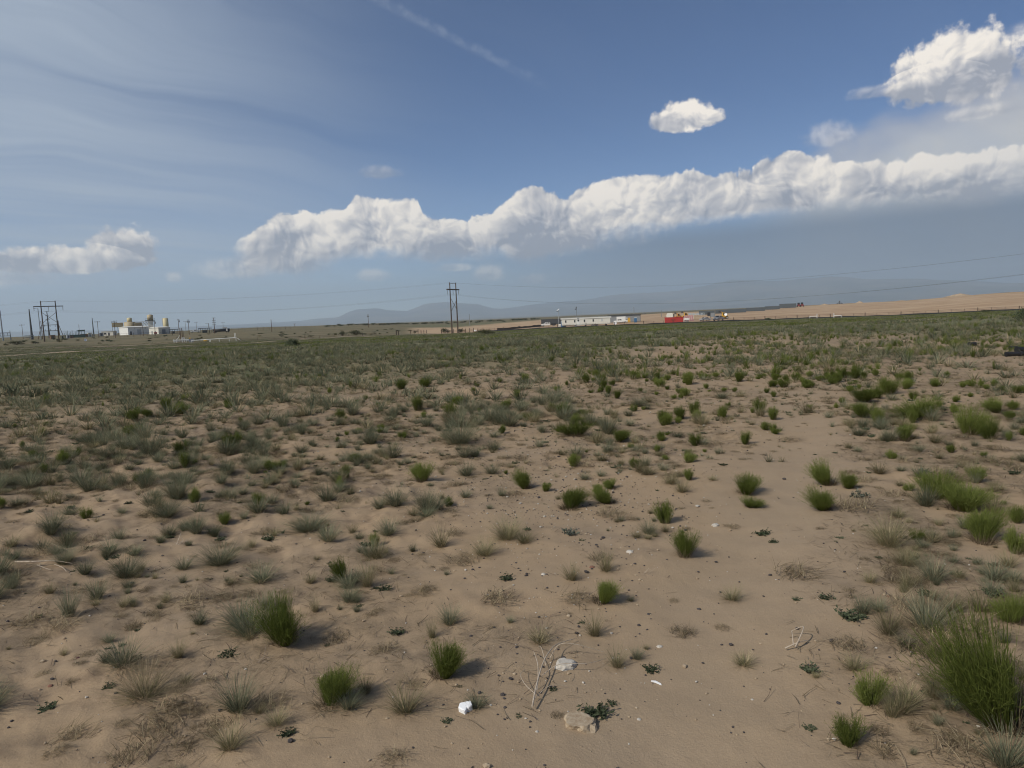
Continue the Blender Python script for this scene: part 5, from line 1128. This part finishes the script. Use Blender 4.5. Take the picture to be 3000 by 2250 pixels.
# ------------------------------------------------------------------ bushes
def bush_mesh(seed, n=900, dark=False):
    rng = np.random.default_rng(seed); b = Blades(); st = Blades()
    for i in range(18):
        az_ = rng.uniform(0, 6.28); st.blade(rng, (rng.normal(0, .05), rng.normal(0, .05), 0), az_, rng.uniform(.1, 1.0), rng.uniform(.5, .95), .02, -.2, rng.uniform(0, 1), 3)
    cs = [(rng.normal(0, .24), rng.normal(0, .24), rng.uniform(.25, .75)) for _ in range(11)]
    for i in range(n):
        c_ = cs[rng.integers(len(cs))]; p = np.array(c_) + rng.normal(0, .12, 3); p[2] = max(.03, p[2]); b.leaf(p, rng.normal(size=3) + np.array([0, 0, .5]), rng.uniform(.05, .12), .05, np.clip(rng.normal(.5, .3), 0, 1), rng)
    return b.mesh('crown', M_WEED if dark else M_BUSH), st.mesh('stems', M_DARKTWIG)
M_BUSH = leaf_mat('bush_olive', [(.05, .055, .028), (.085, .088, .045), (.13, .125, .07)])
_bm = {True: [bush_mesh(s, 900, True) for s in (1, 2)], False: [bush_mesh(s) for s in (3, 4, 5)]}
def bush(px, d, w, h, dark, label, i=0):
    t = thing('desert_bush', label, 'bush', px, d, i * 1.3, 'desert bushes'); cr_, st_ = _bm[dark][i % len(_bm[dark])]
    for nm, me in (('crown', cr_), ('stems', st_)): o = bpy.data.objects.new(nm, me); C.objects.link(o); o.parent = t
    t.scale = (w, w, h); return t
bush(845, 88, 1.0, 1.05, True, 'dark bush standing alone in the green field, left of two joined'); bush(861, 88, .75, .9, True, 'dark bush standing alone in the green field, right of two joined', 1)
bush(1000, 290, 2.6, 1.9, False, 'smaller olive bush on the bank left of centre'); bush(1040, 288, 4.2, 2.2, False, 'wider olive bush on the bank left of centre', 1); bush(1303, 285, 3.6, 2.2, False, 'olive bush left of the central transmission pole', 2); bush(1347, 292, 3.0, 1.8, False, 'olive bush just right of the central transmission pole')
bush(3000, 52, .95, 1.0, True, 'dark green bush cut by the right edge in front of the fence'); bush(2250, 254, 2.2, .9, True, 'low dark bush at the fence below the container row', 1); bush(2890, 250, 2.8, .8, False, 'low bush at the fence on the far right', 1)
bush(45, 300, 4.0, 1.5, False, 'sprawling bush on the slope at the far left', 1); bush(100, 305, 2.4, 1.1, False, 'small bush left of the far left transmission pole', 2); bush(1422, 130, 2.6, 1.1, False, 'dry looking bush on the green field below the central pole', 1)
_rb = np.random.default_rng(31)
for i, px in enumerate(np.linspace(960, 1580, 44)):
    bush(float(px + _rb.normal(0, 5)), float(_rb.uniform(640, 760)), float(_rb.uniform(3, 7)), float(_rb.uniform(1.3, 2.3)), bool(i % 3 == 0), 'low dark skyline bush before the mountains, %s from the left' % ORD[i].replace(' nearest', '').replace('nearest', 'first'), i)
for i, px in enumerate(sorted(_rb.uniform(-20, 1240, 70))):
    px = float(px); d = float(_rb.uniform(285, 430)); bush(px, d, float(_rb.uniform(.8, 2.4)), float(_rb.uniform(.4, .9)), bool(i % 4 == 0), 'small scrubby bush on the brown left slope, %s from the left' % ORD[i].replace(' nearest', '').replace('nearest', 'first'), i)
# ------------------------------------------------------------------ stones and small things on the near ground
def stone_mesh(name, seed, sx, sy, sz, mat, sub=3, rough=.25, flat=.0):
    V, F = ico(sub); V = V.copy(); out = []
    for v in V:
        p = Vector(v); n = mnoise.noise(p * 1.4 + Vector((seed, 0, 0))) * rough + mnoise.noise(p * 3.5 + Vector((0, seed, 0))) * rough * .4
        p = p * (1 + n); p.z = max(p.z, -.35) if flat == 0 else max(min(p.z, flat), -.35); out.append((p.x * sx, p.y * sy, p.z * sz))
    return MB().raw(out, F.tolist()).build(name, mat)
_ico = {}
def ico(n):
    if n not in _ico:
        bm = bmesh.new(); bmesh.ops.create_icosphere(bm, subdivisions=n, radius=1.0); bm.verts.ensure_lookup_table()
        _ico[n] = (np.array([v.co[:] for v in bm.verts]), np.array([[v.index for v in f.verts] for f in bm.faces])); bm.free()
    return _ico[n]
def rock_mat(name, c0, c1, scale=40):
    m = bpy.data.materials.new(name); m.use_nodes = True; t = m.node_tree; p = t.nodes['Principled BSDF']; b = NB(t); g_ = nd(t, 'ShaderNodeTexCoord').outputs['Object']; n = b.noise(g_, scale, 6, .7)
    lk(t, b.mix(b.ss(n, .35, .65), c0, c1), p.inputs[0]); p.inputs['Roughness'].default_value = .9; bu = nd(t, 'ShaderNodeBump'); bu.inputs['Strength'].default_value = .5; bu.inputs['Distance'].default_value = .006; lk(t, n, bu.inputs['Height']); lk(t, bu.outputs[0], p.inputs['Normal']); return m
R_PALE = rock_mat('limestone', (.40, .37, .32), (.52, .48, .42)); R_TAN = rock_mat('tan_sandstone', (.30, .22, .14), (.42, .34, .24)); R_DARK = rock_mat('dark_basalt', (.035, .03, .03), (.09, .075, .07)); R_MAR = rock_mat('maroon_stone', (.10, .04, .04), (.16, .075, .065)); R_RED = rock_mat('red_stone', (.17, .08, .055), (.24, .13, .09))
def ground_thing(o, px, py, label, cat, rz=0.0, lift=0.0, group=None):
    p = gpt(px, py); o.location = (p[0], p[1], p[2] + lift); o.rotation_euler[2] = rz; return tag(o, label, cat, group)
def near_mpp(px, py): p = gpt(px, py); return float(np.dot(p - CAMP, _F)) / FPX
q = near_mpp(1655, 1955)
ground_thing(stone_mesh('limestone_rock', 2.0, 30 * q, 26 * q, 26 * q, R_PALE, 3, .3, .55), 1657, 1952, 'pale rounded limestone rock behind the dead branch', 'rock', .4)
q = near_mpp(1705, 2130)
ground_thing(stone_mesh('slab_rock', 7.0, 50 * q, 44 * q, 34 * q, R_TAN, 3, .42, .5), 1702, 2122, 'angular tan slab rock at the bottom of the picture', 'rock', -.5)
q = near_mpp(1473, 2036)
ground_thing(stone_mesh('cobble', 3.0, 8 * q, 7 * q, 8 * q, R_DARK, 2, .2), 1473, 2037, 'dark grey cobble right of the white foam block', 'stone')
for i, (px, py, r, mt, lab) in enumerate(((2750, 1664, 9, R_MAR, 'maroon stone on sand below the feathery green shrub'), (1735, 1662, 9, R_RED, 'flat reddish stone beside a bristly dry tuft'), (2603, 1748, 7, R_RED, 'small red brown stone right of the flat dark weeds'), (228, 1928, 6, R_MAR, 'small dark red stone on bare sand, left side'), (147, 2010, 8, R_RED, 'dull brown stone on bare sand, far lower left'), (1380, 1864, 6, R_DARK, 'dark pebble right of the straw grass above the shrub'), (1514, 1896, 6, R_DARK, 'dark pebble left of the splayed dry tuft'), (1592, 1683, 8, R_PALE, 'pale flat stone on central sand'), (1845, 1618, 11, R_PALE, 'flat pale stone right of a bristly dry tuft'), (1932, 1895, 9, R_PALE, 'pale stone chip on pebbly sand right of the dead branch'), (2095, 1540, 12, R_PALE, 'tan lump of stone left of the sandy track'), (1438, 2066, 5, R_PALE, 'small pale pebble right of the white foam block'), (1573, 2144, 6, R_PALE, 'small white pebble left of the tan slab rock'), (1872, 2108, 7, R_PALE, 'pale pebble right of the tan slab rock'), (2204, 2050, 5, R_PALE, 'white pebble on the lower track'), (2245, 1858, 5, R_DARK, 'dark chip on the track below weeds'), (1900, 1800, 6, R_DARK, 'dark pebble on pebbly sand, right of centre'), (2048, 1785, 7, R_DARK, 'dark pebble at the left rim of the track'))):
    q = near_mpp(px, py); ground_thing(stone_mesh('pebble', i * 1.7, r * q, r * q * .85, r * q * .6, mt, 2, .25), px, py, lab, 'stone', i * .7)
# white foam block: an L-shaped broken corner
q = near_mpp(1365, 2090); s = 43 * q
fo = MB().raw([(x * s, y * s, z * s) for z in (0, .45) for (x, y) in ((-.5, -.05), (-.1, -.55), (.02, -.42), (.08, -.2), (.2, -.28), (.48, -.1), (.42, .42), (-.35, .4))], [tuple(range(7, -1, -1)), tuple(range(8, 16))] + [(i, (i + 1) % 8, 8 + (i + 1) % 8, 8 + i) for i in range(8)]).build('foam_block', 'foam', None, .004)
ground_thing(fo, 1365, 2080, 'broken white foam block lying on the sand at the bottom centre', 'foam block', .15, -.004); fo.rotation_euler = (.12, -.08, .15)
q = near_mpp(1922, 2004); s = 28 * q
sh = MB().raw([(x * s, y * s, z) for z in (0, .006) for (x, y) in ((-.5, .2), (-.1, .05), (.5, -.3), (.45, -.12), (.0, .25))], [(4, 3, 2, 1, 0), (5, 6, 7, 8, 9)] + [(i, (i + 1) % 5, 5 + (i + 1) % 5, 5 + i) for i in range(5)]).build('plastic_shard', 'foam'); ground_thing(sh, 1922, 2004, 'thin white shard of plastic right of the tan slab rock', 'litter', 0, .004); sh.rotation_euler = (.1, .15, 0)
# dead branch: a forked pale stem lying on the sand
def branch(name, label, paths, mat, px0):
    t = bpy.data.objects.new(name, None); C.objects.link(t); b0 = gpt(*px0); t.location = b0; tag(t, label, 'branch')
    for i, (pts, r, lift) in enumerate(paths):
        W_ = []; n = len(pts)
        for k, (x_, y_) in enumerate(pts): p = gpt(x_, y_); u = k / (n - 1); p = p + np.array([0, 0, .012 + lift * math.sin(math.pi * min(1, u * .9 + .05))]); W_.append(Vector(p - b0))
        fine = []
        for k in range(n - 1):
            a_, b_, c_, d_ = W_[max(0, k - 1)], W_[k], W_[k + 1], W_[min(n - 1, k + 2)]
            for j in range(5): u = j / 5; fine.append(.5 * ((2 * b_) + (c_ - a_) * u + (2 * a_ - 5 * b_ + 4 * c_ - d_) * u * u + (3 * b_ - a_ - 3 * c_ + d_) * u ** 3))
        fine.append(W_[-1]); m = MB()
        for k in range(len(fine) - 1): u0 = k / len(fine); m.cyl(fine[k], fine[k + 1], r * (1 - .65 * u0), r * (1 - .65 * (k + 1) / len(fine)), 6)
        m.build('stem' if i == 0 else 'twig', mat, t)
    return t
R_BR = rock_mat('bleached_wood', (.36, .29, .22), (.50, .43, .34), 60)
branch('dead_branch', 'forked bleached dead branch lying left of the pale limestone rock', [([(1560, 2083), (1572, 2040), (1590, 1985), (1610, 1945), (1635, 1912), (1685, 1882)], .0042, .05), ([(1574, 2035), (1578, 1990), (1568, 1950), (1563, 1920)], .0027, .05), ([(1612, 1940), (1640, 1926), (1690, 1926), (1768, 1922)], .0022, .06), ([(1588, 1990), (1640, 1975), (1720, 1972), (1775, 1940)], .002, .04), ([(1600, 1962), (1588, 1935), (1578, 1905)], .002, .05), ([(1570, 2045), (1540, 2030), (1526, 2000), (1540, 1970)], .0017, .03), ([(1562, 2060), (1610, 2030), (1660, 2018)], .0017, .02)], R_BR, (1560, 2083))
branch('pale_twig', 'long pale twig lying between grass tufts at the left', [([(45, 1652), (110, 1660), (160, 1658), (212, 1657)], .006, .03), ([(110, 1660), (130, 1668), (150, 1675)], .003, .0), ([(160, 1658), (185, 1668), (195, 1680)], .003, .0)], R_BR, (45, 1652))
branch('bent_twig', 'curved pale twig standing on the bare track', [([(2330, 1908), (2350, 1890), (2352, 1872), (2320, 1860)], .004, .06), ([(2300, 1908), (2340, 1900), (2365, 1885)], .004, .02), ([(2325, 1905), (2320, 1885), (2318, 1870)], .003, .05)], R_BR, (2330, 1908))
# black scraps near the right edge
for i, (px, py, L, lab) in enumerate(((2966, 1046, .34, 'black plastic pipe piece on the grass at the right edge'), (2994, 1038, .30, 'black rubber scrap at the right edge behind the pipe piece'), (2966, 1027, .2, 'thin black scrap on the grass above the pipe piece'), (2846, 1014, .22, 'dark scrap on the grass left of the black pipe piece'))):
    r = .06 if i != 1 else .1; o = MB().cyl((-L / 2, 0, r), (L / 2, 0, r * .9), r, r * .85, 10).cyl((L / 2, 0, r * .9), (L / 2 + .1, .05, r * .8), r * 1.15, r * 1.1, 10).build('black_scrap', 'black'); ground_thing(o, px, py, lab, 'scrap', .1 * i, .02, 'black scraps')
# ---- pebbles and straw litter
def pebbles(n, seed):
    V0, F0 = ico(1); rng = np.random.default_rng(seed + 5); x, y, r, a, _ = scatter(n * 4, 2.2, 13, seed); pd = path_dist(x, y); g_ = fbm(x, y, 1.6, 3, 91); grav = np.exp(-((a - .10) / .17) ** 2)
    keep = rng.uniform(0, 1, len(x)) < (.08 + .9 * grav * (.3 + .7 * smooth(g_, .33, .55))) * (1 - .6 * np.exp(-(pd / .4) ** 2)) * (1 - .7 * smooth(r, 4, 12)); x, y, r = x[keep][:n], y[keep][:n], r[keep][:n]; z = gz(x, y)
    sets = {0: ([], []), 1: ([], []), 2: ([], [])}
    for i in range(len(x)):
        k = int(rng.choice(3, p=[.5, .2, .3])); s_ = math.exp(rng.normal(-5.5, .5)); V = V0 * np.array([s_ * rng.uniform(.8, 1.3), s_ * rng.uniform(.7, 1.1), s_ * rng.uniform(.45, .8)]) * (1 + rng.normal(0, .08, (len(V0), 1))); c_, sn = math.cos(i), math.sin(i)
        V = np.stack([V[:, 0] * c_ - V[:, 1] * sn + x[i], V[:, 0] * sn + V[:, 1] * c_ + y[i], V[:, 2] + z[i] + s_ * .4], 1); L = sets[k]; L[1].append(F0 + len(L[0]) * len(V0)); L[0].append(V)
    for k, (nm, mt) in enumerate((('dark_gravel', R_DARK), ('pale_gravel', R_PALE), ('brown_gravel', R_TAN))):
        me = bpy.data.meshes.new(nm); me.from_pydata(np.concatenate(sets[k][0]).tolist(), [], np.concatenate(sets[k][1]).tolist()); me.materials.append(mt); o = bpy.data.objects.new(nm, me); C.objects.link(o); tag(o, ('dark', 'pale', 'brown')[k] + ' fine gravel strewn over the sandy ground', 'gravel', None, 'stuff')
pebbles(17000, 301)
def litter(n, seed):
    x, y, r, a, rng = scatter(n * 3, 2.2, 15, seed); rm = rough_mask(x, y); cl = fbm(x, y, 1.1, 3, 95); pd = path_dist(x, y); rgt = smooth(a, .25, .4)
    keep = rng.uniform(0, 1, len(x)) < (.05 + .9 * smooth(cl, .45, .66) * (.35 + .65 * np.maximum(rm, rgt))) * smooth(pd, .2, .9); x, y, r = x[keep][:n], y[keep][:n], r[keep][:n]; z = gz(x, y); b = Blades(); d = Blades()
    for i in range(len(x)):
        t_ = b if rng.random() < .78 else d; w = rng.uniform(.0014, .0034) * (1 + r[i] / 12)
        t_.blade(rng, (x[i], y[i], z[i] + rng.uniform(.002, .012)), rng.uniform(0, 6.28), rng.normal(1.48, .12), rng.uniform(.02, .11), w, rng.normal(0, .25), np.clip(rng.normal(.45, .3), 0, 1), 2, .6)
    for nm, bl, mt in (('straw_litter', b, M_THATCH), ('twig_litter', d, M_DARKTWIG)):
        o = bpy.data.objects.new(nm, bl.mesh(nm, mt)); C.objects.link(o); tag(o, 'loose dry straw and twig bits strewn over the sand', 'litter', None, 'stuff')
litter(42000, 302)
